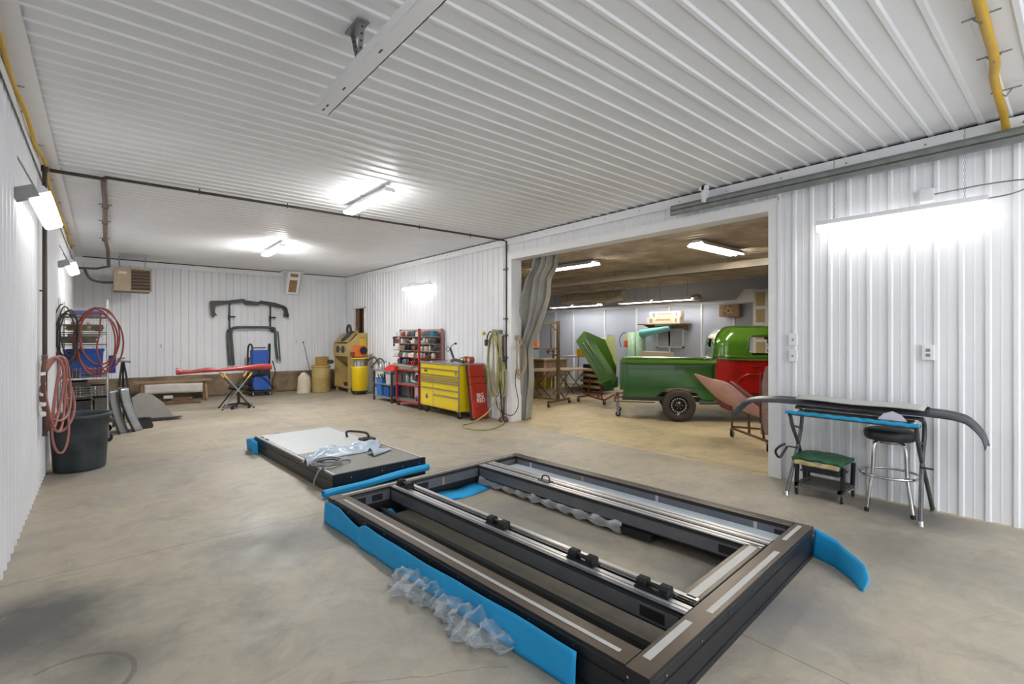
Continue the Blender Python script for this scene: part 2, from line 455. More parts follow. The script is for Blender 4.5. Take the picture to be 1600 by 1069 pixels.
# ---- doorway lining
m_ = MB()
m_.box((XR-0.03, OY1-.015, 0), (XR+WT+.01, OY1+0.10, OZ)).box((XR-0.03, OY0-0.11, 0), (XR+WT+.01, OY0+.01, OZ))
m_.box((XR-0.03, OY0-0.11, OZ), (XR+WT+.01, OY1+0.10, OZ+0.11))
m_.box((XR-0.04, OY0-0.125, 0), (XR-0.03, OY0-0.09, OZ+0.12)).box((XR-0.04, OY1+0.08, 0), (XR-0.03, OY1+0.115, OZ+0.12))
m_.box((XR-0.04, OY0-.1, OZ+0.1), (XR-0.03, OY1+.1, OZ+0.125))
struct(m_.build('trim_4', TRIM))
# ---- small window opening near the back corner, closed by brown boards
WOOD = mat('brown_board', '#7a5635', 0.7, var=0.25, scale=6)
m_ = MB()
for y in (13.1, 13.95-0.04): m_.box((XR-0.035, y, 1.2), (XR+0.1, y+0.04, 2.38))
m_.box((XR-0.035, 13.1, 2.34), (XR+0.1, 13.95, 2.38)).box((XR-0.035, 13.1, 1.2), (XR+0.1, 13.95, 1.24))
wf = struct(m_.build('window_1', TRIM))
m_ = MB(); m_.box((XR+0.10, 13.12, 1.22), (XR+0.13, 13.94, 2.36)).box((XR+0.03, 13.55, 1.24), (XR+0.07, 13.61, 2.34), 1)
m_.box((XR+0.04, 13.62, 1.24), (XR+0.06, 13.9, 2.34))
m_.build('board', [WOOD, mat('dark_stud', '#2f2118', 0.8)], wf)

# ================================================================ far workshop shell
BX, BY0, BY1, BZ = 12.75, -1.0, 13.5, 3.05
PANEL = mat('pale_blue_panel', '#b9bfcd', 0.45, var=0.03, scale=1)
BCEIL = mat('sooty_brown_tin', '#c9bcaa', 0.6, var=0.2, scale=2.5, dirt='#a89987')
m_ = MB(); m_.box((BX, BY0, 0), (BX+0.1, BY1, 3.5))
for y in (12.6, 11.7, 10.3, 9.05, 7.9, 6.9, 6.0, 5.0): m_.box((BX-0.03, y, 0), (BX, y+0.05, 2.45), 1)
m_.box((BX-0.04, BY0, 2.42), (BX, BY1, 2.5), 1)
struct(m_.build('wall_far_workshop', [PANEL, TRIM]))
m_ = MB(); m_.box((XR+WT, BY1, 0), (BX+0.1, BY1+0.1, 3.5)); struct(m_.build('wall_far_end', PANEL))
m_ = MB(); m_.box((XR+WT, BY0-0.1, 0), (BX+0.1, BY0, 3.5)); struct(m_.build('wall_far_front', PANEL))
m_ = MB(); corrugated(m_, (XR+WT, BY0, BZ), (1,0,0), (0,1,0), (0,0,-1), BX-XR-WT, BY1-BY0, dep=0.02, minor=False)
m_.box((XR+WT, BY0-.1, BZ+0.01), (BX+0.1, BY1+0.1, 3.5), 1)
struct(m_.build('ceiling_far_workshop', [BCEIL, WOODK]))

# ================================================================ lights
def strip_light(name, label, p, q, mats, w=0.13, h=0.05, hh=0.045, hang=None, ztop=3.32, group=None, side=None):
    """enclosed strip: housing above, glowing lens below; p,q the ends at lens bottom"""
    p, q = Vector(p), Vector(q); c = (p+q)/2; d = q-p; L_ = d.length
    t = thing(name, label, 'light fixture', tuple(c), 0, group)
    t.rotation_euler = (0, 0, math.atan2(d.y, d.x))
    m = MB(); m.prism([(-w/2+.005, h-.002), (w/2-.005, h-.002), (w/2-0.02, h+hh), (-w/2+0.02, h+hh)], (-L_/2-0.01,0,0), (0,1,0), (0,0,1), (L_+0.02,0,0))
    m.build('housing', TRIM, t, bevel=0.004)
    m = MB(); m.prism([(-w/2, h), (-w/2+0.004, 0.015), (-w/2+0.02, 0), (w/2-0.02, 0), (w/2-0.004, 0.015), (w/2, h)], (-L_/2,0,0), (0,1,0), (0,0,1), (L_,0,0))
    m.build('lens', mats, t, bevel=0.006)
    if hang:
        for s_ in (-1, 1):
            m = MB(); x = s_*L_*0.39; z0 = h+hh; z1 = ztop-c.z
            if hang == 'chain':
                k = int((z1-z0)/0.028)
                for i in range(k):
                    zc = z0 + (z1-z0)*(i+0.5)/k; a_ = (i % 2)*math.pi/2
                    m.tube([(x+0.006*math.cos(u)*math.cos(a_), 0.006*math.cos(u)*math.sin(a_), zc+0.017*math.sin(u)) for u in [2*math.pi*j/8 for j in range(8)]], 0.0018, 4, closed=True)
            else: m.cyl((x,0,z0), (x,0,z1), 0.006, n=6)
            m.build(hang, STEEL, t)
    return t
# right wall, big one on chains
lr = strip_light('hanging_strip_light', 'long lit strip light hung on chains on the right wall, beside the grey door track', (5.49,0.53,2.585), (5.49,1.74,2.585), DIFF, hang='chain', h=0.06)
m = MB(); m.tube([(0.61,0,0.08),(0.75,0,0.09),(0.86,0.03,0.14),(0.82,0.08,0.2),(0.6,0.10,0.22),(0.42,0.12,0.22),(.25,.12,.215)], 0.006, 8, sub=8)
lr.rotation_euler = (0,0,math.radians(-90)); m.build('power_cord', STEEL, lr)
m = MB(); m.box((.17,-.0,.14),(.27,-.17,.26)) if False else m.box((.16,.1,.16),(.26,.165,.27)); m.build('junction_box', TRIM, lr, bevel=.004)
l2 = strip_light('wall_strip_light', 'lit strip light on the right wall above the tool cart', (5.53,9.35,2.63), (5.53,10.57,2.63), DIFF, w=0.12)
m = MB(); m.tube([(0.5,-0.05,0.12),(0.3,-0.07,0.17),(0.0,-0.06,0.12),(-0.5,-0.08,0.14)], 0.006, 6, sub=6); m.build('power_cord', STEEL, l2)
# ceiling pair
strip_light('ceiling_strip_light', 'lit strip light under the ceiling, nearer of the two in the middle of the room', (2.56,5.25,3.2), (2.56,6.47,3.2), DIFFC, w=0.15, h=0.03, hh=0.05, hang='hanger')
strip_light('ceiling_strip_light', 'small lit strip light under the ceiling near the back wall', (2.58,9.75,3.2), (2.58,10.97,3.2), DIFFF, w=0.15, h=0.03, hh=0.05, hang='hanger')
strip_light('ceiling_strip_light', 'added unseen strip light under the ceiling behind the viewer, middle of the room', (2.6,-2.3,3.2), (2.6,-1.1,3.2), DIFFN, w=0.15, h=0.03, hh=0.05, hang='hanger')  # unseen lamp added behind the camera to brighten the room
strip_light('ceiling_strip_light', 'added unseen strip light under the ceiling behind the viewer, nearer the right wall', (4.2,-2.4,3.2), (4.2,-1.2,3.2), DIFFN, w=0.15, h=0.03, hh=0.05, hang='hanger')  # second added lamp, out of view, for more light from behind
# left wall
for lab, y0 in (('large lit strip light on the left wall, nearer the viewer', 5.05), ('small lit strip light on the left wall near the gas heater', 9.6), ('lit strip light on the left wall beside the viewer', 0.6)):
    l_ = strip_light('wall_strip_light', lab, (-0.34,y0,2.56), (-0.34,y0+1.22,2.56), DIFF, w=0.14, h=0.06, hang='hanger' if y0 > 1 else None, ztop=3.3)
    l_.rotation_euler = (math.radians(-24), 0, math.pi/2)
    m = MB(); m.box((-0.66,0.0,0.03), (-0.59,0.14,0.12)); m.build('junction_box', STEEL, l_)

# lights of the far workshop
def shop_light(label, p, q, group=None, tubes=2, mt=None):
    p, q = Vector(p), Vector(q); d = q-p; L_ = d.length
    t = thing('fluorescent_shop_light', label, 'light fixture', tuple((p+q)/2), 0, group)
    t.rotation_euler = (0, 0, math.atan2(d.y, d.x))
    m = MB(); m.prism([(-0.15,0.0),(-0.1,0.05),(0.1,0.05),(0.15,0.0),(0.145,-0.004),(0.098,0.042),(-0.098,0.042),(-0.145,-0.004)], (-L_/2,0,0), (0,1,0), (0,0,1), (L_,0,0))
    m.box((-L_/2,-0.06,0.04), (L_/2,0.06,0.08)); m.build('reflector', TRIM, t)
    for x in (-L_*.35, L_*.35):
        m = MB(); m.cyl((x,0,.08), (x,0,BZ-p.z), .006, n=6); m.build('hanger', STEEL, t)
    for y in ((-0.06, 0.06) if tubes == 2 else (0,)):
        m = MB(); m.cyl((-L_/2+0.02,y,0.018), (L_/2-0.02,y,0.018), 0.019, n=10); m.build('tube', mt or DIFFB, t)
    return t
shop_light('lit double tube light under the brown ceiling, seen near the top right of the opening', (6.9,3.85,2.93), (8.35,3.85,2.93))
shop_light('lit double tube light under the brown ceiling just behind the grey curtain', (7.25,7.9,2.93), (7.25,6.1,2.93))
shop_light('lit tube light under the brown ceiling, hidden behind the right wall', (8.4,0.9,2.93), (9.6,0.9,2.93))
for i, (a, b_) in enumerate(((12.0,10.95),(10.9,9.85),(9.08,7.93),(7.88,6.69))):
    shop_light(('leftmost lit light of the row on the pale blue wall','second lit light from the left in the row on the pale blue wall','third lit light from the left in the row on the pale blue wall','rightmost lit light of the row on the pale blue wall')[i], (11.9,a,2.51), (11.9,b_,2.51), 'row of lights on the pale blue wall', mt=DIFFR)

# ================================================================ foreground: black aluminium door frame lying on the floor
FR = thing('sliding_door_frame', 'large black aluminium door frame lying flat on the concrete floor in the foreground', 'door frame', (2.636, 2.669, 0), 3.7)
W2, L2, H_ = 1.10, 1.50, 0.205
def member(name, p, q, w, side=1, h0=0.0, h1=H_, top=1, strips=(), grooves=True, inner=None):
    """extruded profile p->q (xy), width w; materials: 0 black body, 1 bronze top, 2 pale strip, 3 grey inner face"""
    p, q = Vector((*p, 0)), Vector((*q, 0)); d = (q-p).normalized(); n = Vector((-d.y, d.x, 0))
    m = MB(); hw = w/2; g = 0.006
    gz = [(hw,.03),(hw-g,.032),(hw-g,.044),(hw,.046)] if h0 == 0 else []
    gy = [(-x_,z_) for x_,z_ in gz[::-1]]
    poly = [(-hw,h0),(hw,h0)]+gz+[(hw,h1-0.07),(hw-g,h1-0.068),(hw-g,h1-0.052),(hw,h1-0.05),(hw,h1-0.02),(hw-0.003,h1-0.012),(hw-0.003,h1),
            (-hw+0.003,h1),(-hw+0.003,h1-0.012),(-hw,h1-0.02),(-hw,h1-0.05),(-hw+g,h1-0.052),(-hw+g,h1-0.068),(-hw,h1-0.07)]+gy
    m.prism(poly, p, n, (0,0,1), q-p)
    m.box((0,0,0),(0,0,0)) if False else None
    o = m.build(name, [BLACKA], FR)
    c = MB(); e = 0.002
    c.prism([(-hw+.006,h1),(hw-.006,h1),(hw-.006,h1+e),(-hw+.006,h1+e)], p, n, (0,0,1), q-p); c.build('top_film', [BRONZE if top == 1 else GREYAL], o)
    for a, b_, t0, t1, mt in strips:
        s_ = MB(); s_.prism([(a,h1+e),(b_,h1+e),(b_,h1+2*e),(a,h1+2*e)], p+d*t0, n, (0,0,1), (q-p)-d*(t0+t1)); s_.build('glazing_strip', mt, o)
    for sg in (inner or ()):
        s_ = MB(); z0 = max(h0,.085)+.012; s_.prism([(sg*hw,z0),(sg*(hw+.003),z0),(sg*(hw+.003),h1-0.025),(sg*hw,h1-0.025)], p+d*0.03, n, (0,0,1), (q-p)-d*0.06); s_.build('web', GREYAL, o)
    return o, p, d, n
# local axes: x across, y away from the viewer; for members running +y the normal n points to -x
lm, *_ = member('side_rail', (-W2+.07,-L2+.12), (-W2+.07,L2-.11), 0.14, strips=((-0.005,0.018,0.06,0.06,TAPE),), inner=(-1,))
rm, *_ = member('side_rail', (W2-.06,-L2+.12), (W2-.06,L2-.11), 0.12, strips=((0.0,0.022,0.06,0.06,BRONZE),(-.03,-.01,0.0,0.0,BLACK)), inner=(1,))
m1, *_ = member('mullion', (-0.535,-L2+.12), (-0.535,L2-.11), 0.10, top=0, strips=((-0.038,-0.01,0.0,0.0,ALU),(0.0,0.02,0,0,ALU)), inner=(1,), h0=.085)
m2, *_ = member('mullion', (0.60,-L2+.12), (0.60,L2-.11), 0.12, top=0, strips=((0.0,0.03,0,0,ALU),(-0.05,-0.02,0,0,ALU)), inner=(), h0=.085)
nr, *_ = member('end_rail', (-W2,-L2+.06), (W2,-L2+.06), 0.12, strips=((-0.0,0.036,0.10,1.72,TAPE),(-0.032,0.0,0.62,0.62,TAPE),(-0.0,0.026,1.80,0.06,TAPE)), inner=())
fr_, *_ = member('end_rail', (-W2,L2-.055), (W2,L2-.055), 0.11, strips=((0.0,0.022,0.1,0.1,ALU),), inner=(-1,))
l1, *_ = member('leaf_stile', (-0.43,-L2+.13), (-0.43,L2-.11), 0.085, top=0, strips=((-0.034,-0.004,0,0,ALU),(0.01,0.024,0,0,BLACK)), inner=(-1,), h0=.085)
l2_, *_ = member('leaf_stile', (0.485,-L2+.13), (0.485,L2-.11), 0.10, top=0, strips=((-0.036,-0.008,0,0,ALU),(0.01,0.03,0,0,ALU)), inner=(1,), h0=.085)
l3, *_ = member('leaf_rail', (-0.47,-L2+.175), (0.53,-L2+.175), 0.11, strips=((-0.028,0.022,0.06,0.06,TAPE),), inner=(1,), h0=.085)
# darker slotted patches on inner webs
def patch(par, a, b_, name='slot_plate', mt=None):
    m = MB(); m.box(a, b_); return m.build(name, mt or BLACK, par)
for x in (-0.86,-0.70): patch(fr_, (x-.06,L2-.116,.11), (x+.04,L2-.1125,.165))
patch(fr_, (-.36,L2-.116,.11), (-.18,L2-.1125,.165)); patch(fr_, (-.02,L2-.118,.10), (.005,L2-.1125,.17), 'wood_block', mat('pine_block','#b09060',0.7))
for y in (-1.22,): patch(m1, (-.5895,y-.06,.11), (-.587,y+.08,.165)); patch(l2_, (.431,y-.03,.11), (.4345,y+.11,.165))
for y in (-1.15,-.35,.45,1.15): patch(rm, (.9745,y-.012,.09), (.978,y+.012,.18), 'web_spacer', ALU if y != .45 else MATS['pine_block'])
patch(rm, (.9725,-1.42,.11), (.9765,-1.28,.165))
# lower floor-level leaf bar seen inside the left bay, and the pale panel under the right bay
m = MB(); m.box((-0.715,-1.36,0.0), (-0.675,1.36,0.055)); m.build('threshold_bar', BLACKA, FR)
m = MB(); m.box((0.665,-1.36,0.122), (0.975,1.37,0.130)); m.build('side_panel', mat('pale_blue_sheet','#bcc6d0',0.35,var=0.05), FR)
# screws along the outer faces
sc = MB()
for i in range(11):
    y = -1.4+i*0.28; sc.cyl((-W2-.001,y,H_-.035), (-W2-.005,y,H_-.035), 0.006, n=8)
for i in range(7):
    x = -0.98+i*0.32; sc.cyl((x,-L2-.001,H_-.035), (x,-L2-.005,H_-.035), 0.006, n=8)
sc.build('screw_row', CHROME, FR)
# twin roller carriages on the mullion
def roller(y):
    m = MB(); x = -0.495; z = H_+.004
    m.box((x-.035,y-.10,z), (x+.035,y+.10,z+.012))
    m.cyl((x-.0,y-.055,z+.03), (x,y+.055,z+.03), .012, n=10)
    ro = m.build('roller_carriage', BLACKA, FR)
    for s_ in (-1,1):
        k = MB(); k.prism([(-.032,0),(.032,0),(.032,.03),(.02,.045),(-.02,.045),(-.032,.03)], (x,y+s_*.065-.025,z+.008), (1,0,0), (0,0,1), (0,.05,0)); k.build('roller_block', RUBBER, ro, bevel=.006)
for y in (1.28,0.05,-0.70,-1.17): roller(y)
m = MB(); z = H_+.004
m.box((.50,.46,z),(.56,.60,z+.006)); m.tube([(.53,.48,z),(.53,.485,z+.035),(.53,.50,z+.05),(.53,.56,z+.045),(.53,.58,z+.0)], .007, 8, sub=4); m.build('pull_handle', BLACK, FR)

# film-wrapped bar lying inside the middle bay
m = MB(); m.bar((.49,1.30,.05),(.44,-.62,.05),.045,.05)
wb_ = m.build('spare_rail', BLACKA, None, loc=FR.location, rot=(0,0,math.radians(3.7)))
tag(wb_, 'long dark rail wrapped in clear film lying inside the big door frame', 'rail')
FILM = film('clear_plastic_film', '#f2f5f8', .25, .95)
FILMB = film('crumpled_clear_film', '#e4e8ea', .05, .75)
m = MB(); rnd = random.Random(3)
def wrapf(a, b_):
    t = b_*2*math.pi; r = 0.036+0.010*math.sin(a*60)+0.010*math.sin(7*t+a*40)
    if a < .12: r += .035*(1-a/.12)
    return (.49-.05*a+r*1.1*math.cos(t), 1.36-1.72*a, .055+r*math.sin(t))
m.grid(wrapf, 60, 14); m.build('plastic_wrap', FILM, wb_)
m = MB(); m.tube([(.44,-.42,.06),(.46,-.45,.075),(.48,-.50,.075)], .012, 6); m.bar((.44,-.5,.06),(.52,-.52,.075),.03,.02); m.build('end_bracket', BLACK, wb_)

# blue foam wrap on the long left side
m = MB()
def foamL(a, b_):
    y = 1.50-2.66*a
    top = .165+.006*math.sin(a*9)
    if a < .22: top = .175 - .06*max(0,(a-.10)/.12)
    elif a < .26: top = .115+(.165-.115)*((a-.22)/.04)
    x = -1.118-.003*math.sin(a*31+b_*3)-.012*(1-b_)-.012*(a > .24)
    return (x, y, .004+top*b_)
m.grid(foamL, 90, 8, thick=-0.006)
fo = m.build('foam_wrap', FOAM, None, loc=FR.location, rot=(0,0,math.radians(3.7)))
tag(fo, 'long blue foam sheet wrapped along the left side of the big door frame', 'foam sheet', 'blue foam packing sheets')
# foam floor sheets at the far end inside the bays
for nm, x0, x1, y0, y1, lab in (('foam_sheet',-.44,.44,1.19,1.37,'blue foam strip on the floor at the far end of the big frame, middle bay'),('foam_sheet',-.94,-.60,1.24,1.31,'thin blue foam strip at the far end of the left bay of the big frame')):
    m = MB(); m.grid(lambda a,b_: (x0+(x1-x0)*a, y0+(y1-y0)*b_+.02*math.sin(a*7), .01+.03*b_+.006*math.sin(a*17)), 20, 3, thick=0.006)
    f_ = m.build(nm, FOAM, None, loc=FR.location, rot=(0,0,math.radians(3.7))); tag(f_, lab, 'foam sheet', 'blue foam packing sheets')
m = MB(); m.box((-.95,1.27,.002),(-.48,1.38,.006)); f_ = m.build('dark_gap_sheet', mat('gap_shade_black','#0d0d0f',.4), None, loc=FR.location, rot=(0,0,math.radians(3.7)))  # dark sheet added for the shaded gap under the far end rail
tag(f_, 'black sheet standing in for the shade under the end rail in the far left bay of the big frame', 'film')
# foam flap standing off the right near corner
m = MB()
def flap(a, b_):
    P = [(3.80,1.25),(3.74,1.10),(3.62,0.97),(3.50,0.875)]
    i = min(int(a*3), 2); t = a*3-i
    x = P[i][0]*(1-t)+P[i+1][0]*t; y = P[i][1]*(1-t)+P[i+1][1]*t
    h = .20-.085*a if a < .9 else .125-.06*(a-.9)/.1
    z = (.005 if a < .9 else .02*(a-.9)*5)+h*b_
    return (x+.05*b_*a+.012*math.sin(a*9)*b_, y-.02*b_, z)
m.grid(flap, 24, 6, thick=0.006)
f_ = m.build('foam_flap', FOAM); tag(f_, 'blue foam flap standing on the floor at the right corner of the big frame', 'foam sheet', 'blue foam packing sheets')

# crumpled clear plastic beside the left foam
def crumple(name, label, pts, r, seed, mt, n=26, flat=.5, parent=None):
    rr = random.Random(seed); P = smooth_path([Vector(p) for p in pts], 8); k = len(P)-1
    ph = [rr.uniform(0, 6.28) for _ in range(12)]
    def f(a, b_):
        i = min(int(a*k), k-1); t = a*k-i; c = P[i].lerp(P[i+1], t); d = (P[i+1]-P[i]).normalized(); s_ = Vector((-d.y, d.x, 0))
        u = b_*2*math.pi
        R = r*(math.sin(math.pi*min(max(a,.02),.98))**.5)*(1+.2*math.sin(3*u+a*11+ph[0])+.16*math.sin(7*u-a*23+ph[1])+.16*math.sin(13*u+a*41+ph[2])+.18*math.sin(a*37+ph[3]))
        return c + s_*(R*math.cos(u)) + Vector((0,0,max(.004-c.z, R*flat*math.sin(u)+r*flat*.7)))
    m = MB(); m.grid(f, 60, n); o = m.build(name, mt, parent)
    if not parent: tag(o, label, 'plastic film')
    return o
crumple('crumpled_plastic_film', 'crumpled clear plastic film on the floor beside the long blue foam sheet, upper clump', [(1.47,2.86,0),(1.45,2.66,0),(1.50,2.48,0),(1.52,2.36,0)], .115, 1, FILMB)
crumple('crumpled_plastic_film', 'crumpled clear plastic film on the floor beside the long blue foam sheet, lower clump', [(1.48,2.40,0),(1.50,2.18,0),(1.50,2.0,0),(1.53,1.80,0)], .12, 5, FILMB)

# ================================================================ second lying stack: door panel
DP = thing('door_panel', 'black framed door panel with a pale top lying flat on the floor, left of the big frame', 'door panel', (2.11-.045+.11, 5.94+.11, 0), 3.0)
a_, b2, h2 = .53, 1.275, .185
m = MB(); m.box((-a_,-b2,0),(a_,b2,h2-.004)); 
core = MB()
poly = [(-a_,.0),(-a_,.055),(-a_+.006,.058),(-a_+.006,.072),(-a_,.075),(-a_,.12),(-a_+.008,.123),(-a_+.008,.14),(-a_,.143),(-a_,h2),(a_,h2),(a_,.143),(a_-.008,.14),(a_-.008,.123),(a_,.12),(a_,.075),(a_-.006,.072),(a_-.006,.058),(a_,.055),(a_,0)]
core.prism(poly, (0,-b2,0), (1,0,0), (0,0,1), (0,2*b2,0)); core.build('panel_frame', mat('dark_grooved_aluminium','#3b3a39',.38,metal=.4,var=.15), DP, bevel=.002)
m = MB(); m.box((-a_-.001,-b2-.008,0),(a_+.001,-b2,h2+.004)).box((-a_,-b2-.011,.06),(a_,-b2-.008,.066)).box((-a_,-b2-.011,.12),(a_,-b2-.008,.126)); m.build('end_channel', mat('blue_black_aluminium','#1f2a35',.35,metal=.3), DP)
for i, x in enumerate((-.34,-.0,.24,.45)):
    m = MB(); m.cyl((x,-b2-.009,.14),(x,-b2-.013,.14),.007,n=8); m.build('screw', CHROME, DP)
m = MB(); m.box((-a_+.055,-b2+.02,h2),(a_-.05,-.18,h2+.004)); m.build('lower_sheet', mat('grey_primed_sheet','#807f7a',.5,var=.05), DP)
m = MB(); m.box((-a_+.055,-.18,h2),(a_-.05,b2-.03,h2+.005)); m.build('upper_sheet', mat('white_sheet','#c6cbcc',.35,var=.03), DP)
for x0, x1 in ((-a_+.015,-a_+.045),(a_-.04,a_-.012)):
    m = MB(); m.box((x0,-b2+.02,h2),(x1,b2-.03,h2+.006)); m.build('edge_strip', TAPE, DP)
for y in (.93,1.12):
    m = MB(); m.box((-a_+.035,y-.07,h2+.004),(-a_+.06,y+.03,h2+.014)); m.build('hinge_block', BLACK, DP)
# foam roll in front of it, foam tuft at its far corner
m = MB(); 
def fr2(a, b_):
    u = b_*2*math.pi*1.1; R = .036+.006*math.sin(a*8+u)
    return (1.60+1.17*a+.0, 4.70+.06*a-.055*math.cos(u)*.8-.02, .042+.05*a+R*math.sin(u))
m.grid(fr2, 40, 18, thick=.004); f_ = m.build('foam_roll', FOAM); tag(f_, 'blue foam roll along the near edge of the pale topped door panel', 'foam sheet', 'blue foam packing sheets')
m = MB()
def tuft(a, b_):
    P = [(1.93,7.42),(1.50,7.34),(1.51,7.12),(1.55,6.92)]
    i = min(int(a*3),2); t = a*3-i
    return (P[i][0]*(1-t)+P[i+1][0]*t-.012*b_-.03*math.sin(a*9)*(a>.6), P[i][1]*(1-t)+P[i+1][1]*t+.01, .01+(.165-.02*math.sin(a*6))*b_)
m.grid(tuft, 24, 5, thick=.008); f_ = m.build('foam_sheet', FOAM); tag(f_, 'blue foam sheet bent round the far left corner of the pale topped door panel', 'foam sheet', 'blue foam packing sheets')
# blue-grey plastic bag, cable coil and pull handle on top
BAG = mat('blue_grey_poly_bag','#a9b7c6',.3,var=.06,bump=.3)
def bag(a, b_):
    x = -.52+.98*a; y = -.62+.45*a+.11*math.sin(a*5)+(b_-.5)*(.20+.20*math.sin(a*3.1))
    z = .197+.065*math.sin(math.pi*b_)*(.5+.5*math.sin(a*13+b_*6))+.045*abs(math.sin(a*23+b_*9)*math.sin(math.pi*b_)*math.sin(b_*11+a*4))
    return (x+DPc[0], y+DPc[1], z)
DPc = (2.15, 5.95)
m = MB(); m.grid(bag, 44, 18, thick=.003); o = m.build('plastic_bag', BAG); tag(o, 'crumpled blue grey plastic bag lying on the pale topped door panel', 'bag')
m = MB(); m.grid(lambda a,b_: (2.33+.30*a, 5.26+.12*a+(b_-.5)*.2*(1-a*.5), .205+.07*math.sin(math.pi*b_)*(1-a)), 12, 10, thick=.003); m.build('bag_flap', BAG, o)
GC = mat('grey_cable','#6a6d70',.4)
m = MB()
pts = []
for i in range(130):
    u = i/130*3.6*2*math.pi; R = .14+.03*math.sin(i*.13)
    pts.append((1.80+R*1.0*math.cos(u)+.02*math.sin(i*.05), 5.17+R*1.0*math.sin(u), .205+.006*(i/26)+.004*math.sin(u*2)))
m.tube(pts+[(1.72,5.02,.2),(1.66,4.98,.196),(1.60,4.93,.12),(1.585,4.90,.09)], .0085, 6); m.tube([(1.93,5.17,.22),(2.02,5.12,.21),(2.06,5.2,.2),(1.98,5.24,.2)], .006, 6, sub=5)
o = m.build('cable_coil', GC); tag(o, 'coiled grey cable on the near left corner of the pale topped door panel', 'cable')
m = MB(); m.tube([(2.50,6.38,.20),(2.50,6.40,.26),(2.55,6.36,.275),(2.66,6.15,.27),(2.68,6.10,.22)], .016, 8, sub=5); m.box((2.56,6.02,.19),(2.74,6.16,.215))
o = m.build('door_pull_handle', BLACK); tag(o, 'black curved door pull lying on the right edge of the pale topped door panel', 'handle')

# ================================================================ left side
PIPE = mat('black_iron_pipe', '#3a322c', 0.55, var=0.25)
m = MB(); m.tube([(-.44,6.72,.55),(-.44,6.72,3.22),(-.42,6.95,3.27),(-.02,6.95,3.27)], .019, 8); m.tube([(.02,6.95,3.13),(.02,6.95,3.13)], .02) if False else None
m.cyl((-.44,6.72,3.19),(-.44,6.72,3.25),.028,n=10); m.cyl((-.44,6.72,1.30),(-.44,6.72,1.36),.026,n=10,m=1); m.cyl((-.48,6.72,2.0),(-.44,6.72,2.0),.008,n=6)
o = m.build('air_pipe', [PIPE, STEEL]); tag(o, 'dark air pipe running down the left wall behind the pink hose', 'pipe')
m = MB(); m.tube([(-.42,6.95,3.27),(.0,6.95,3.27),(.03,6.95,3.29),(5.56,6.85,3.29),(5.62,6.82,3.27),(5.62,6.82,.95)], .017, 8)
for x in (0.9,1.9,2.9,3.9,4.9): m.cyl((x,6.93,3.29),(x,6.93,3.335),.006,n=6); m.tube([(x-.01,6.90,3.29),(x,6.93,3.268),(x+.01,6.96,3.29)],.006,5)
for z in (2.75,1.85,1.55,1.15): m.box((5.595,6.75,z),(5.605,6.90,z+.02),1); m.cyl((5.62,6.82,z-.02),(5.62,6.82,z+.04),.024,n=10)
o = m.build('air_pipe', [PIPE, DSTEEL]); tag(o, 'long dark pipe crossing the ceiling and running down beside the wide opening', 'pipe')
m = MB(); m.tube([(.01,6.97,3.27),(.03,8.1,3.27),(.03,9.6,3.27),(.04,11.3,3.27),(.08,12.2,3.22),(.10,13.0,2.98)], .03, 8)
m.tube([(.10,13.0,2.98),(-.1,13.4,2.96),(-.42,13.6,2.97)], .022, 8)
for y in (8.4,9.6,11.3): m.cyl((.03,y,3.27),(.03,y+.08,3.27),.038,n=10); m.cyl((-.04,y,3.29),(.1,y,3.29),.006,n=6)
o = m.build('gas_pipe', mat('brown_pipe','#6b5a4d',.55,var=.15)); tag(o, 'brown gas pipe running under the ceiling towards the unit heater', 'pipe')
m = MB()
pts = [(-.445+.010*math.sin(i*1.9)+.006*math.sin(i*.7), -2+i*.42, 3.235+.018*math.sin(i*1.3)) for i in range(36)]
m.tube(pts, .016, 8, sub=3)
for i in range(1,36,3): m.cyl((pts[i][0]-.05,pts[i][1],pts[i][2]+.01),(pts[i][0]+.05,pts[i][1],pts[i][2]+.01),.005,n=6,m=1)
o = m.build('gas_line', [YCAB, STEEL]); tag(o, 'yellow gas line running wavily along the top of the left wall', 'gas line')

# unit heater
BEIGE = mat('beige_enamel','#a3927b',.45,var=.06); BROWN = mat('brown_enamel','#5a4c40',.5,var=.1)
t = thing('unit_heater', 'beige and brown gas unit heater with louvres hanging in the back left corner', 'heater', (.18,13.2,2.52))
m = MB(); m.box((0,0,0),(.64,.78,.48)); b0 = m.build('heater_body', BROWN, t, bevel=.01)
m = MB(); m.box((0,-.012,.01),(.27,0,.45)); m.box((.04,-.016,.36),(.2,-.012,.39)); m.build('front_panel', BEIGE, t)
m = MB(); m.box((.08,-.018,.35),(.22,-.015,.40)); m.build('badge', mat('pale_red_badge','#d8b9a8',.4), t)
m = MB(); m.box((-.01,-.02,-.01),(.65,.0,.01)).box((-.01,-.02,.45),(.65,0,.49)).box((.62,-.02,0),(.65,0,.48)).box((.27,-.02,0),(.29,0,.48)); m.build('face_rim', BEIGE, t)
m = MB(); m.box((.29,.002,.02),(.62,.03,.45)); m.build('grille_back', mat('heater_dark','#1e1814',.7), t)
for i in range(6):
    m = MB(); z = .05+i*.07; m.bar((.29,-.01,z),(.62,-.01,z),.012,.05,up=(0,-.7,.7)); m.build('louvre', BROWN, t)
for x,y in ((.1,.1),(.55,.1),(.1,.65),(.55,.65)):
    m = MB(); m.cyl((x,y,.48),(x,y,.80),.007,n=6); m.build('hanger_rod', STEEL, t)
m = MB(); m.tube([(0,.3,.18),(-.2,.3,.17),(-.36,.3,.22),(-.44,.35,.35),(-.46,.4,.45)],.025,8,sub=4); m.build('supply_pipe', mat('brown_pipe',''), t)
m = MB(); m.cyl((.3,.78,.3),(.3,1.3,.3),.07,n=12); m.build('flue', STEEL, t)

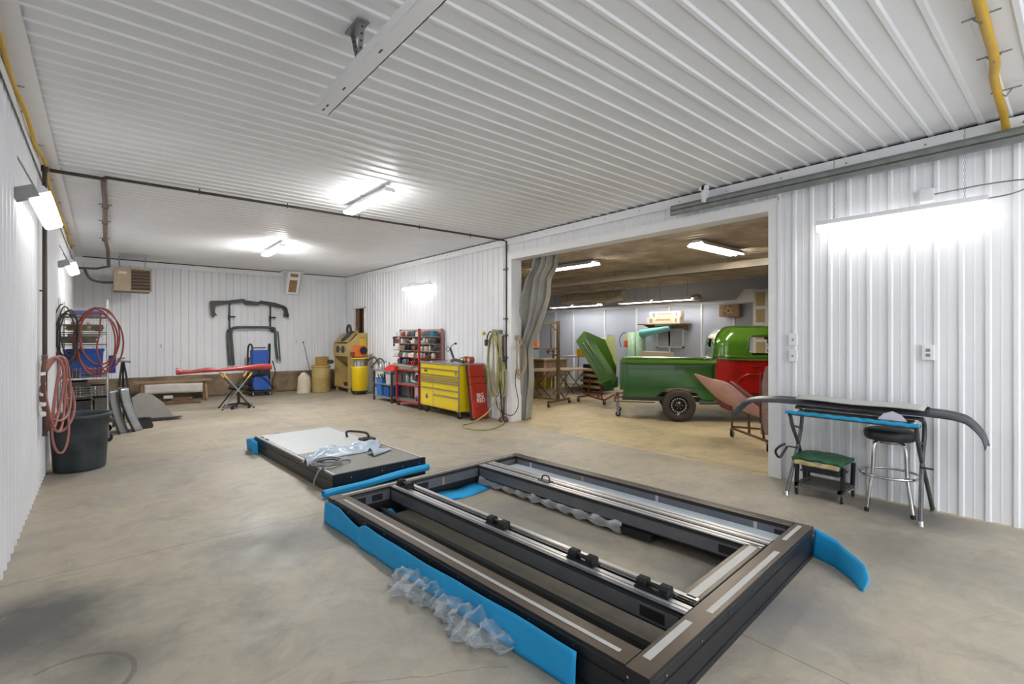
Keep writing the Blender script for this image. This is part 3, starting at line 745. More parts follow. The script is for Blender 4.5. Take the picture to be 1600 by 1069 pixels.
# wood-framed fan box under the ceiling on the back wall
t = thing('ceiling_vent_box', 'white boxed vent with tan slots hanging at the top of the back wall', 'vent', (4.05,14.42,2.72))
m = MB(); m.prism([(0,0),(-.06,0),(-.35,.60),(0,.60)], (-.17,0,0),(0,1,0),(0,0,1),(.34,0,0)); m.build('vent_box', TRIM, t)
ta = mat('tan_cork_panel','#9a7b52',.8,var=.15)
for a0,a1 in ((.08,.62),(.76,.90)):
    m = MB(); f = lambda k: (-.06-.29*k, .60*k)
    y0,z0 = f(a0); y1,z1 = f(a1); m._add([(-.10,y0-.006,z0),(.10,y0-.006,z0),(.10,y1-.006,z1),(-.10,y1-.006,z1),(-.10,y0+.01,z0),(.10,y0+.01,z0),(.10,y1+.01,z1),(-.10,y1+.01,z1)],[(0,1,2,3),(7,6,5,4),(0,4,5,1),(1,5,6,2),(2,6,7,3),(3,7,4,0)])
    m.build('vent_slot', ta, t)
m = MB(); m.box((-.3,-.36,.575),(.3,0,.598)); m.build('mounting_board', TRIM, t)

# trash can
t = thing('trash_can', 'big round dark grey trash can standing against the left wall', 'trash can', (-.20,7.60,0))
m = MB(); m.lathe([(.0,0),(.225,0),(.235,.02),(.262,.50),(.268,.51),(.276,.60),(.292,.605),(.295,.635),(.285,.645),(.272,.635),(.262,.60),(.222,.03),(0,.03)], n=48)
m.build('can_body', mat('dark_grey_plastic','#3a4247',.55,var=.25,scale=5,dirt='#22282c',bump=.1), t)
for sg in (1,-1):
    m = MB(); m.box((sg*.26-.02,-.08,.52),(sg*.26+.045*sg,.08,.56)); m.build('handle', mat('dark_grey_plastic',''), t, bevel=.01)
m = MB(); m.lathe([(0,.40),(.24,.42),(.24,.425),(0,.405)],n=24); m.build('contents', mat('junk_dark','#2f2e2c',.8,var=.5,scale=20), t)

# wire shelving with its load
t = thing('wire_shelving_unit', 'chrome wire shelving unit crammed with bins and hoses beside the left wall', 'shelf unit', (-.46,9.25,0))
SW, SD = .52, 1.0
for x in (0,SW):
    for y in (0,SD):
        m = MB(); m.cyl((x,y,.12),(x,y,2.08),.0135,n=10)
        for i in range(18): m.cyl((x,y,.2+i*.1),(x,y,.204+i*.1),.0145,n=8)
        p_ = m.build('post', CHROME, t)
        k = MB(); k.cyl((x,y-.012,.06),(x,y+.012,.06),.06,n=16); k.box((x-.02,y-.02,.06),(x+.02,y+.02,.13),1); k.build('caster', [RUBBER,STEEL], p_)
for z in (.30,.68,.95,1.42,1.60,1.83):
    m = MB()
    for zz in (z,z-.03):
        m.tube([(0,0,zz),(SW,0,zz),(SW,SD,zz),(0,SD,zz)],.004,5,closed=True)
    for i in range(1,30): m.cyl((0,SD*i/30,z),(SW,SD*i/30,z),.0022,n=4)
    for i in range(1,4): m.cyl((SW*i/4,0,z-.03),(SW*i/4,SD,z-.03),.003,n=4)
    m.build('wire_shelf', CHROME, t)
for z in (.95,.68):
    m = MB()
    for k in range(4): m.cyl((0,-.015,z+.03+k*.035),(SW,-.015,z+.03+k*.035),.003,n=5)
    for x in (.12,.2,.36,.44): m.tube([(x-.02,-.02,z),(x-.02,-.02,z+.15),(x+.02,-.02,z+.15),(x+.02,-.02,z)],.003,5)
    m.build('basket_front', CHROME, t)
def simple_bin(nm, label, cat, c, w, d, h, mt, group=None, lip=.012, taper=.88, rz=0):
    m = MB(); a, b_ = w/2, d/2; k = taper
    def ring(s_, z, inset=0): return [((x*s_)-(inset if x > 0 else -inset),(y*s_)-(inset if y > 0 else -inset),z) for x,y in ((-a,-b_),(a,-b_),(a,b_),(-a,b_))]
    R = [ring(k,0),ring(.97,h*.93),ring(1.03,h*.93),ring(1.03,h),ring(1.0,h,.006),ring(k,.012,.006)]
    vs = [p for r in R for p in r]
    m._add(vs,[tuple(reversed(range(4)))]+[(i*4+j,i*4+(j+1)%4,(i+1)*4+(j+1)%4,(i+1)*4+j) for i in range(5) for j in range(4)]+[(20,21,22,23)])
    o = m.build(nm, mt, None, loc=c, rot=(0,0,math.radians(rz)), bevel=.004); tag(o, label, cat, group); return o
BLUE = mat('blue_plastic','#1f4fa5',.4,var=.08); LBLUE = mat('light_blue_plastic','#8f96d8',.35,var=.05); NAVY = mat('navy_plastic','#1c2f90',.4)
simple_bin('storage_bin','big blue plastic bin in the middle of the wire shelving unit','bin',(-.20,9.62,.985),.44,.66,.37,BLUE)
o = simple_bin('bin_lid','pale lilac blue plastic lid on the top shelf of the wire shelving unit','lid',(-.18,9.62,1.85),.40,.5,.07,LBLUE,taper=.8)
simple_bin('storage_bin','small dark blue bin sticking out right of the wire shelving unit','bin',(.115,9.7,.985),.09,.3,.26,NAVY)
simple_bin('storage_bin','little blue bin on an upper shelf of the wire shelving unit','bin',(-.04,9.40,1.62),.10,.16,.09,NAVY)
for i,(x,y,w_,l_,z,c_,lb) in enumerate(((-.25,9.6,.4,.7,1.445,'#6f675b','grey board stack on the fourth shelf of the wire unit'),(-.2,9.7,.42,.8,1.63,'#8d8168','tan boards on the fifth shelf of the wire unit'),(-.22,9.6,.34,.5,.70,'#5d5b58','dark grey parts heap on the second shelf of the wire unit'),(-.2,9.6,.38,.6,.32,'#4b4a48','dark boxed parts on the lowest shelf of the wire unit'))):
    m = MB(); rr = random.Random(i)
    zz = z
    for k in range(5):
        h = .012+.014*rr.random(); a0 = rr.uniform(-.02,.02); m.box((x-w_/2+a0,y-l_/2+a0,zz),(x+w_/2+a0-.03*rr.random(),y+l_/2,zz+h)); zz += h
    o = m.build('board_stack', mat('stack_%s'%c_[1:],c_,.8,var=.35,scale=12)); tag(o, lb, 'boards')
m = MB()
for k,(r_,c_) in enumerate(((.07,(-.30,9.35,1.7)),(.05,(-.15,9.33,1.68)))): m.cyl((c_[0],c_[1],1.633),(c_[0],c_[1],1.75),r_*.6,n=14)
o = m.build('tin', mat('cream_tin','#cdb9a0',.5)); tag(o,'cream tins between the upper shelves of the wire unit','tin')
RED = mat('red_rubber_hose','#8c4038',.5,var=.1); PINK = mat('faded_pink_hose','#a56a62',.5,var=.1); BRH = mat('brown_rubber_hose','#4d4138',.6,var=.2)
def coil(name, label, c, R1, R2, turns, r, mt, jitter=.02, axis='y', seed=0, n=40, extra=None, cat='hose'):
    rr = random.Random(seed); m = MB(); pts = []
    for i in range(int(turns*n)):
        u = 2*math.pi*i/n; tr = i/n
        a0 = R1*(1+jitter*2*math.sin(tr*2.1+seed)) ; b0 = R2*(1+jitter*2*math.cos(tr*1.7+seed))
        x, z, y = a0*math.sin(u)+jitter*math.sin(tr*5)*.6, b0*math.cos(u)-jitter*math.sin(tr*3), .035*math.sin(tr*2.4)+.008*math.sin(u*3)
        pts.append(Vector(c)+(Vector((x,y,z)) if axis == 'y' else Vector((y,x,z))))
    if extra: pts += [Vector(p) for p in extra]
    m.tube(pts, r, 6); o = m.build(name, mt); tag(o, label, cat); return o
coil('air_hose','red air hose looped in big coils on the right post of the wire shelving unit',(-.05,9.14,1.49),.235,.44,4,.011,RED,.05,seed=1)
coil('air_hose','dark brown hose coiled over the left front post of the wire shelving unit',(-.46+.09,9.14,1.55),.105,.36,6,.009,BRH,.06,seed=2)
m = MB(); m.tube([(-.02,9.12,1.86),(-.03,9.11,1.6),(-.06,9.10,1.35),(.0,9.10,1.1),(.04,9.1,1.03)],.010,6,sub=5)
o = m.build('air_hose', RED); tag(o,'red hose end hanging straight down inside the big red coil on the wire shelving','hose')
m = MB()
for k,(w_,zt,zb,y0) in enumerate(((.10,1.33,.62,6.80),(.14,1.34,.56,6.86),(.18,1.33,.66,6.92),(.09,1.30,.30,6.98),(.13,1.12,.52,7.02))):
    c = (-.375+.012*k,y0+.03*k); pts = []
    for i in range(25):
        u = 2*math.pi*i/24; pts.append((c[0]+.55*w_*math.sin(u)+.02*math.sin(u*2+k), c[1]+w_*1.6*math.sin(u), (zt+zb)/2+(zt-zb)/2*math.cos(u)))
    m.tube(pts,.012,6,sub=2)
o = m.build('air_hose', PINK); tag(o,'faded pink air hose hanging in loops on the left wall above the trash can','hose')
m = MB(); m.tube([(-.43,6.62,1.35),(-.44,6.55,1.2),(-.44,6.56,1.0),(-.43,6.66,.75),(-.42,6.74,.6)],.018,8,sub=4,m=0)
for i in range(5): m.cyl((-.445,6.545+.01*i,1.2-.1*i),(-.445,6.55+.012*i,1.17-.1*i),.024,n=8,m=1)
o = m.build('hose_drop', [mat('old_brown_hose','#5f4033',.6), TRIM]); tag(o,'brown taped hose drop hooked on the left wall beside the pink hose','hose')

for k,(x,y,z,w_,d_,h,c_,lb) in enumerate(((-.33,9.45,.953,.16,.25,.10,'#38393c','dark grey case behind the basket of the wire shelving unit'),(-.30,9.5,.772,.26,.4,.12,'#4b4440','dark brown bundle under the basket of the wire shelving unit'),(-.05,9.42,.684,.18,.28,.14,'#6d6a64','grey carton on the second shelf of the wire shelving unit'),(-.28,9.5,.42,.30,.5,.2,'#2f3032','black crate low down in the wire shelving unit'),(-.02,9.45,.42,.16,.4,.22,'#57544e','taupe crate low down in the wire shelving unit'),(-.2,9.5,1.532,.36,.3,.05,'#c3b7a2','cream box low on the fifth shelf of the wire unit'))):
    m = MB(); m.prism([(-w_/2,0),(w_/2,0),(w_/2*.96,h),(-w_/2*.96,h)],(0,-d_/2,0),(1,0,0),(0,0,1),(0,d_,0)); m.box((-w_/2-.004,-d_/2-.004,h-.02),(w_/2+.004,d_/2+.004,h))
    o = m.build('storage_case', mat('case_'+c_[1:],c_,.7,var=.25,scale=14), loc=(x,y,z), bevel=.004, rot=(0,0,.03*k-.06)); tag(o, lb, 'case')
# fender panels and hood leaning by the shelf
GREYP = mat('grey_primer_panel','#77797b',.45,var=.12,metal=.2); DKP = mat('black_primer_panel','#2b2b2c',.5,var=.15)
def fender(name,label,x0,y0,lean,mt,h=.68,w=.2,cat='car panel'):
    m = MB()
    def f(a,b_):
        t_ = (a-.5)*2; z = h*b_
        x = x0+lean*(1-b_)**1.6+.02*math.cos(t_*1.5); y = y0+w*t_*(1-.25*abs(b_-.5))
        return (x+.10*(1-t_*t_)-.03, y, z+.002)
    m.grid(f,14,18,thick=.03); 
    for s_ in (-1,1): m.tube([f(.5+s_*.5,k/10) for k in range(11)],.014,6,m=1)
    o = m.build(name,[mt,DSTEEL]); tag(o,label,cat); return o
fender('fender_panel','curved grey car fender panel leaning by the wire shelving, nearer the shelving',.10,10.0,.14,GREYP)
fender('fender_panel','curved grey car fender panel leaning by the wire shelving, second from the shelving',.24,10.1,.19,mat('worn_silver_panel','#8d9094',.35,metal=.4,var=.2),h=.70)
m = MB(); m.prism([(-.35,0),(-.33,.22),(-.25,.40),(-.1,.5),(.08,.46),(.25,.30),(.38,.08),(.42,0)],(.62,11.0,.01),(1,-.05,0),(0,.25,1),(0,.02,0))
o = m.build('hood_panel', mat('dusty_grey_panel','#84827c',.7,var=.06)); tag(o,'rounded dusty grey panel standing on the floor left of the plank pile','car panel')
m = MB(); m.prism([(0,0),(.22,.0),(.24,.04),(.2,.17),(.03,.18)],(.42,10.15,.0),(1,0,0),(0,0,1),(0,.12,0)); m.tube([(.38,10.1,.02),(.40,10.1,.12),(.48,10.1,.19),(.62,10.1,.18)],.014,6,sub=3)
o = m.build('trim_bracket', DKP); tag(o,'small dark grey bracket on the floor in front of the rounded grey panel','bracket')
m = MB(); m.prism([(0,0),(.5,.02),(.6,.045),(.5,.05),(.1,.055)],(.55,10.9,.0),(1,0,0),(0,0,1),(0,.15,0)); o = m.build('trim_strip', DKP); tag(o,'flat black trim strip on the floor right of the rounded grey panel','trim')
t = thing('work_stand','black folding work stand with a grey top bar beside the fender panels','stand',(.24,10.75,0))
m = MB(); m.cyl((-.06,0,1.12),(.14,0,1.10),.018,n=8); m.cyl((-.05,0,1.15),(.06,0,1.17),.016,n=8); m.build('top_bar', STEEL, t)
for a,b_ in (((.02,0,1.1),(-.10,-.1,.0)),((.04,0,1.1),(.2,-.12,.0)),((.03,0,1.1),(.05,.25,.0))):
    m = MB(); m.bar(a,b_,.028,.02); m.build('leg', BLACK, t)

# bench with white skirt and plank pile on the back wall
t = thing('low_bench','low wooden bench with a white front panel against the back wall','bench',(.7,13.75,0))
m = MB(); m.box((-.16,-.1,.47),(1.35,.35,.50)); m.build('seat', mat('pale_wood_board','#8c7454',.7,var=.2), t)
m = MB(); m.grid(lambda a,b_:(.02+1.12*a,-.06+.006*math.sin(a*19),.44-.22*b_+.01*math.sin(a*5)),30,4,thick=.02); m.build('skirt', mat('white_painted_board','#bdb7b0',.6,var=.08), t)
for x in (0,1.22):
    m = MB(); m.bar((x,-.08,.0),(x-.03,-.02,.46),.05,.05); m.bar((x,.3,.0),(x-.03,.3,.46),.05,.05); m.build('leg_pair', mat('pale_wood_board',''), t)
BRW = mat('weathered_brown_plank','#6a5241',.8,var=.3,scale=10)
for i,(x0,x1,y,z,w_,lb) in enumerate(((.45,1.75,13.35,.0,.2,'weathered plank on the floor before the low bench, bottom of the pile'),(.5,1.7,13.38,.04,.18,'weathered plank on top of the pile before the low bench'),(.3,1.2,13.6,.0,.12,'short weathered plank between the pile and the low bench'))):
    m = MB(); m.box((x0,y-w_/2,z),(x1,y+w_/2,z+.038)); m.box((x0,y+w_/2-.03,z+.038),(x1-.1,y+w_/2,z+.10)) if i == 1 else None
    o = m.build('plank', BRW, bevel=.003); tag(o, lb, 'plank')
m = MB(); m.box((1.05,13.28,.142),(1.22,13.40,.2)); 
o = m.build('paper_block', TAPE); o.location=(0,.05,-.002); tag(o,'small white block on the plank pile under the low bench','block')

# red beam on an X stand
t = thing('x_stand','folding metal X work stand carrying the long red beam','stand',(2.2,11.75,0))
for s_,lb in ((-.16,0),(.26,1)):
    for a,b_,tip in (((-.30,s_,0.0),(.26,s_,.76),1),((.30,s_,0.0),(-.28,s_,.76),1)):
        m = MB(); m.cyl(a,b_,.014,n=8,m=0); va,vb = Vector(a),Vector(b_); m.cyl(va.lerp(vb,.86),vb,.018,n=8,m=1); m.cyl(va,va.lerp(vb,.03),.018,n=8,m=2)
        m.build('leg',[STEEL if s_ < 0 else DSTEEL, mat('yellow_tape','#c9a23a',.5), RUBBER],t)
m = MB(); m.cyl((-.02,-.16,.38),(-.02,.26,.38),.01,n=8); m.build('pivot_bar', STEEL, t)
for x in (-.28,.26):
    m = MB(); m.cyl((x,-.2,.76),(x,.3,.76),.014,n=8); m.build('top_bar', STEEL, t)
m = MB()
prof = [(0,.14,.0),(.02,.15,-.01),(.1,.09,.0),(.25,.07,.01),(.45,.09,.02),(.55,.10,.02),(.75,.07,.025),(1.0,.08,.03),(1.3,.11,.03),(1.5,.13,.035),(1.7,.13,.03),(1.76,.10,.03)]
def rb(a,b_):
    x = 1.76*a
    for p0,p1 in zip(prof,prof[1:]):
        if p0[0] <= x <= p1[0]+1e-6: k = (x-p0[0])/(p1[0]-p0[0]); h = p0[1]*(1-k)+p1[1]*k; zb = p0[2]*(1-k)+p1[2]*k; break
    u = b_*2*math.pi
    return (1.12+x, 11.72+.05*math.cos(u), .776+zb+h/2+h/2*math.copysign(abs(math.sin(u))**.5, math.sin(u))+.0)
m.grid(rb,60,16); m._add([rb(0,j/16) for j in range(16)],[tuple(range(16))]); m._add([rb(1,j/16) for j in range(16)],[tuple(range(16))])
o = m.build('bumper_beam', mat('red_paint','#8e2222',.4,var=.12,coat=.3)); tag(o,'long red painted beam lying across the folding X stand','beam')
# five star stool
t = thing('rolling_work_stool','black work stool on five castors under the middle of the red beam','stool',(2.25,11.82,0))
m = MB(); m.lathe([(0,.40),(.17,.40),(.2,.42),(.2,.45),(.18,.465),(0,.47)],n=24); m.build('seat', RUBBER, t)
m = MB(); m.cyl((0,0,.08),(0,0,.30),.03,n=12); m.cyl((0,0,.30),(0,0,.40),.016,n=10); m.build('column', mat('dark_red_brown','#3c2522',.5), t)
for k in range(5):
    u = 2*math.pi*k/5+.3; c_,s_ = math.cos(u),math.sin(u)
    m = MB(); m.bar((.02*c_,.02*s_,.1),(.27*c_,.27*s_,.065),.04,.03); a = m.build('foot', BLACK, t)
    m = MB(); m.cyl((.27*c_-.02*s_,.27*s_+.02*c_,.026),(.27*c_+.02*s_,.27*s_-.02*c_,.026),.026,n=12); m.build('wheel', RUBBER, a)

# blue parts washer style machine by the back wall
t = thing('blue_shop_machine','blue and black wheeled shop machine with hoses standing against the back wall','machine',(3.14,13.95,0))
m = MB(); m.box((-.26,-.2,.10),(.26,.22,.14)); m.build('base', BLACK, t, bevel=.01)
m = MB(); m.box((-.2,-.17,.74),(.18,.15,1.18)); m.build('upper_tank', BLUE, t, bevel=.03)
m = MB(); m.prism([(-.16,.16),(.20,.16),(.22,.36),(.14,.52),(-.16,.50),(-.2,.3)],(0,-.19,0),(1,0,0),(0,0,1),(0,.3,0)); m.build('lower_tank', BLUE, t, bevel=.03)
m = MB(); m.box((-.22,-.12,.52),(.22,.18,.74)); m.tube([(-.2,-.2,.74),(.22,-.2,.78)],.02,6); m.box((-.05,-.2,.56),(.12,-.12,.68)); m.build('pump_housing', BLACK, t, bevel=.01)
for s_ in (-1,1):
    m = MB(); m.tube([(s_*.25,.1,.14),(s_*.26,.1,.7),(s_*.26,.06,1.2),(s_*.24,-.02,1.33),(s_*.20,-.08,1.3),(s_*.19,-.1,1.15)],.022,8,sub=4); m.build('handle_tube', BLACK, t)
m = MB(); m.cyl((-.16,-.05,1.24),(.14,-.05,1.24),.014,n=8); m.build('top_bar', DSTEEL, t)
for k,pp in enumerate((((-.28,-.18,1.0),(-.33,-.2,.7),(-.28,-.24,.4),(-.2,-.22,.15)),((.27,-.15,.9),(.33,-.2,.6),(.24,-.25,.35),(.3,-.2,.12)),((-.1,-.22,.55),(.05,-.26,.45),(.2,-.25,.3),(.26,-.2,.14)),((-.2,-.2,.6),(-.26,-.24,.5),(-.22,-.24,.3),(-.24,-.22,.12)))):
    m = MB(); m.tube(pp,.013,6,sub=4); m.build('hose', RUBBER, t)
for x,y in ((-.2,-.18),(.2,-.18),(-.2,.16),(.2,.16)): caster(t,x,y,.04,.02,top=.10)

# roll bar and bumper hanging on the back wall
GUN = mat('grimy_gunmetal','#3e3c38',.5,var=.25,metal=.3)
t = thing('hanging_bumper','dark bumper bar with drooping ends hanging high on the back wall','bumper',(0,14.42,0))
m = MB()
P_ = [(2.13,2.08),(2.12,2.30),(2.16,2.40),(2.5,2.46),(2.82,2.50),(2.90,2.42),(3.18,2.40),(3.24,2.47),(3.6,2.42),(3.84,2.34),(3.90,2.24),(3.93,2.08)]
top = [(2.10,2.44),(2.45,2.46),(2.84,2.53),(2.90,2.49),(3.2,2.46),(3.26,2.50),(3.6,2.46),(3.86,2.38),(3.92,2.32),(3.97,2.10)]
bot = [(3.93,2.06),(3.90,2.15),(3.88,2.06),(3.84,2.10),(3.86,2.24),(3.80,2.32),(3.55,2.37),(3.26,2.42),(3.2,2.37),(2.92,2.37),(2.84,2.44),(2.45,2.38),(2.2,2.31),(2.19,2.16),(2.24,2.06),(2.20,2.08),(2.17,2.02),(2.13,2.06),(2.12,2.12)]
m.prism(top+bot,(0,-.10,0),(1,0,0),(0,0,1),(0,.12,0)); m.build('bumper_bar', GUN, t, bevel=.01)
for x in (2.54,3.52):
    m = MB(); m.box((x-.018,.02,1.70),(x+.018,.06,2.44)); m.cyl((x,.03,2.05),(x+.11,-.06,2.05),.02,n=8); m.box((x-.02,.06,1.95),(x+.02,.13,2.1)); m.build('mounting_post', BLACK, t)
GRH = mat('grey_green_hose','#475049',.5,var=.15)
t = thing('hanging_hose_frame','dark grey hoop frame hanging on the back wall under the bumper bar','frame',(0,14.44,0))
m = MB(); m.tube([(2.62,-.04,.78),(2.58,-.05,1.3),(2.56,-.06,1.62),(2.62,-.07,1.76),(3.1,-.08,1.78),(3.52,-.07,1.77),(3.62,-.06,1.70),(3.64,-.05,1.3),(3.69,-.04,.9)],.035,8,sub=5); m.build('hoop', GRH, t)
m = MB(); m.tube([(2.54,-.02,.78),(2.5,-.03,1.3),(2.49,-.03,1.65),(2.54,-.04,1.70)],.03,8,sub=5); m.build('outer_rail', GRH, t)
m = MB(); m.tube([(3.70,-.03,1.68),(3.73,-.03,1.3),(3.76,-.03,.86)],.02,8,sub=4); m.build('outer_rail', GRH, t)
m = MB(); m.box((2.5,0,1.66),(2.6,.1,1.72)).box((3.55,0,1.66),(3.65,.1,1.72)); m.build('wall_hook', BLACK, t)
def outlet(label, c, n, horizontal=False, receptacle=False, cat='wall plate', s_=1.0):
    """n outward normal along x or y"""
    t = thing('wall_plate', label, cat, c); t.rotation_euler = (0,0,{'-x':-math.pi/2,'-y':0}[n])
    w_,h = .035*s_,.057*s_
    m = MB(); m.box((-w_-.004,-.03,-h-.004),(w_+.004,.0,h+.004)); m.build('box_body', TRIM, t, bevel=.003)
    m = MB(); m.box((-w_,-.034,-h),(w_,-.03,h)); m.build('cover', TRIM, t)
    g = mat('grey_outlet_face','#8f8f90',.4)
    if receptacle:
        for z in (-.022,.022):
            m = MB(); m.box((-.016,-.037,z-.014),(.016,-.034,z+.014)); r_ = m.build('socket', g, t)
            k = MB(); k.box((-.008,-.039,z-.002),(-.005,-.037,z+.008)).box((.005,-.039,z-.002),(.008,-.037,z+.008)); k.build('slots', BLACK, r_)
    else:
        m = MB(); m.box((-.006,-.042,-.012),(.006,-.034,.012)); m.build('toggle', g, t)
    return t
outlet('white switch plate on the right wall beside the opening, upper of the two',(XR-.0,2.03,1.51),'-x')
outlet('white switch plate on the right wall beside the opening, lower of the two',(XR-.0,2.03,1.335),'-x')
outlet('white socket plate on the right wall above the bar stool',(XR,.92,1.40),'-x',receptacle=True,s_=1.1)
outlet('small white socket plate on the back wall left of the hanging bumper',(1.09,YB,1.30),'-y',receptacle=True)
outlet('small white socket plate on the back wall above the white sack',(4.22,YB,1.38),'-y',receptacle=True)

# ================================================================ back right corner and the tool wall
TANP = mat('tan_enamel', '#b9a066', .5, var=.08); TAND = mat('tan_enamel_inside', '#a58f5c', .6, var=.1)
t = thing('blast_cabinet','tall tan abrasive blasting cabinet in the far right corner','cabinet',(5.1,12.95,0))
D_, W_ = .54, 1.02
m = MB()
side = [(0,.12),(D_,.12),(D_,1.63),(.26,1.63),(.02,1.40),(-.03,1.33),(-.03,1.02),(0,.96)]
m.prism(side,(0,0,0),(1,0,0),(0,0,1),(0,.03,0)).prism(side,(0,W_-.03,0),(1,0,0),(0,0,1),(0,.03,0))
m.box((D_-.03,.03,.12),(D_,W_-.03,1.63)); m.box((.26,.03,1.60),(D_,W_-.03,1.63)); m.box((0,.03,.12),(D_,W_-.03,.15))
m.build('cabinet_shell', TANP, t, bevel=.006)
m = MB(); m._add([(.26,0,1.63),(.02,0,1.40),(.02,W_,1.40),(.26,W_,1.63),(.26,0,1.60),(.02,0,1.37),(.02,W_,1.37),(.26,W_,1.60)],[(0,1,2,3),(7,6,5,4),(0,4,5,1),(1,5,6,2),(2,6,7,3),(3,7,4,0)]); m.build('sloped_lid', TANP, t)
m = MB(); m.box((-.03,.03,.98),(0,W_-.03,1.34)); m.build('arm_panel', TANP, t, bevel=.006)
for y in (.28,.66):
    m = MB(); m.lathe([(.075,0),(.10,0),(.10,.02),(.075,.02)],(-.03,y,1.18),(-1,0,0),18,m=1); m.lathe([(0,.0),(.078,.0)],(-.032,y,1.18),(-1,0,0),18); m.build('arm_port',[BLACK,DSTEEL],t)
for y in (.47,.12):
    m = MB(); m.box((-.034,y-.02,1.12),(-.03,y+.02,1.22)); m.build('gauge_slot', BROWN, t)
m = MB(); m._add([(.03,.03,.96),(.03,W_-.03,.96),(.5,W_*.62,.55),(.5,W_*.38,.55)],[(0,1,2,3)]); m._add([(.03,.03,.96),(.5,.03,.96),(.5,W_*.38,.55)],[(0,1,2)]); m._add([(.03,W_-.03,.96),(.5,W_-.03,.96),(.5,W_*.62,.55)],[(0,1,2)]); m.build('hopper', TAND, t)
m = MB(); m.prism([(0,0),(.04,.05),(.30,.02),(.34,-.02),(.3,-.05),(.04,-.03)],(.03,.35,1.43),(.72,0,.70),(0,1,0),(-.02,0,.03)); m.lathe([(.0,.0),(.15,.0),(.17,.02),(.13,.035),(0,.03)],(.12,.46,1.50),(-.69,0,.72),22); m.build('view_window', DSTEEL, t)
m = MB(); m.tube([(.20,.45+.13*math.cos(u),1.72+.13*math.sin(u)) for u in [2*math.pi*i/24 for i in range(24)]],.035,8,closed=True); m.build('exhaust_ring', mat('ring_dark','#4a4440',.5), t)
m = MB(); m.cyl((.32,.2,1.63),(.32,.2,1.70),.05,n=12); m.box((.30,.32,1.63),(.42,.52,1.69)); m.tube([(.32,.2,1.7),(.36,.35,1.78),(.40,.45,1.68)],.012,6,sub=4); m.build('top_fittings', TAND, t)
m = MB(); m.box((.33,-.004,1.28),(.50,0,1.46)); m.build('yellow_decal', mat('yellow_decal','#d8b21a',.4), t); m = MB(); m.box((.32,-.004,1.50),(.46,0,1.515)); m.build('red_decal', mat('rd','#a8622f',.5), t)
for y in (.06,W_-.06):
    for x in (.06,D_-.06): m = MB(); m.box((x-.03,y-.03,.0),(x+.03,y+.03,.12)); m.build('foot', TAND, t)
simple_bin('parts_tray','small dark tray of parts inside the bottom of the tan blasting cabinet','tray',(5.33,13.35,.15),.3,.34,.10,DSTEEL)
m = MB(); m.tube([(5.3,13.35,.26),(5.34,13.3,.40),(5.38,13.25,.42),(5.42,13.2,.28)],.02,8,sub=4); o = m.build('blast_gun', DSTEEL); tag(o,'grey hose gun standing in the tray inside the tan blasting cabinet','tool')

YEL = mat('yellow_plastic','#d9b80c',.35,var=.05); YENAM = mat('yellow_paint','#ddc40d',.28,var=.03,coat=.5)
t = thing('dust_collector','yellow barrel dust collector beside the tan blasting cabinet','dust collector',(5.24,12.5,0))
m = MB(); m.lathe([(0,.10),(.19,.10),(.2,.12),(.215,.68),(.22,.74),(.205,.75),(.2,.74),(0,.72)],n=32); m.build('barrel', YEL, t)
m = MB(); m.lathe([(.13,.74),(.13,.94)],n=24); m.build('filter_core', TAPE, t)
m = MB()
for k in range(10):
    u = 2*math.pi*k/10; m.cyl((.17*math.cos(u),.17*math.sin(u),.74),(.17*math.cos(u),.17*math.sin(u),.95),.01,n=6)
m.build('cage', STEEL, t)
m = MB(); m.lathe([(.0,.94),(.22,.94),(.225,.955),(.22,.975),(0,.98)],n=32); m.build('lid', YEL, t)
m = MB(); m.lathe([(0,.055),(.2,.055),(.21,.08),(.2,.10),(0,.10)],n=24); m.build('dolly_plate', BLACK, t)
for x,y in ((-.14,-.12),(.14,-.12),(-.14,.12),(.14,.12)): caster(t,x,y,.024,.014,top=.056)
t = thing('air_blower','orange blower with a round black inlet sitting on the yellow dust collector','blower',(5.24,12.5,.98))
ORG = mat('orange_plastic','#d8682a',.4,var=.06)
m = MB(); m.prism([(-.17,.02),(.13,.02),(.17,.1),(.16,.25),(.05,.31),(-.12,.33),(-.16,.2)],(0,-.09,0),(1,0,0),(0,0,1),(0,.2,0)); m.build('blower_body', ORG, t, bevel=.025)
m = MB(); m.lathe([(0,0),(.085,0),(.10,.01),(.105,.03)],(.05,-.10,.18),(0,-1,0),24); m.build('inlet', BLACK, t)
m = MB(); m.box((-.24,-.07,.03),(-.15,.07,.15)).box((-.19,-.05,.0),(.12,.08,.025)); m.build('outlet_duct', mat('dark_orange','#7a3c22',.5), t, bevel=.008)
m = MB(); m.tube([(5.42,12.4,.9),(5.52,12.2,.98),(5.56,12.0,.8),(5.50,11.8,.72),(5.56,11.6,.6),(5.45,11.7,.35),(5.42,12.1,.2)],.028,8,sub=5); m.tube([(5.46,12.3,.7),(5.55,12.0,.95),(5.58,11.75,.85),(5.5,11.6,.5)],.02,8,sub=5)
o = m.build('vacuum_hose', mat('grey_ribbed_hose','#5b5d58',.6)); tag(o,'grey hoses hanging between the yellow dust collector and the grey table','hose')

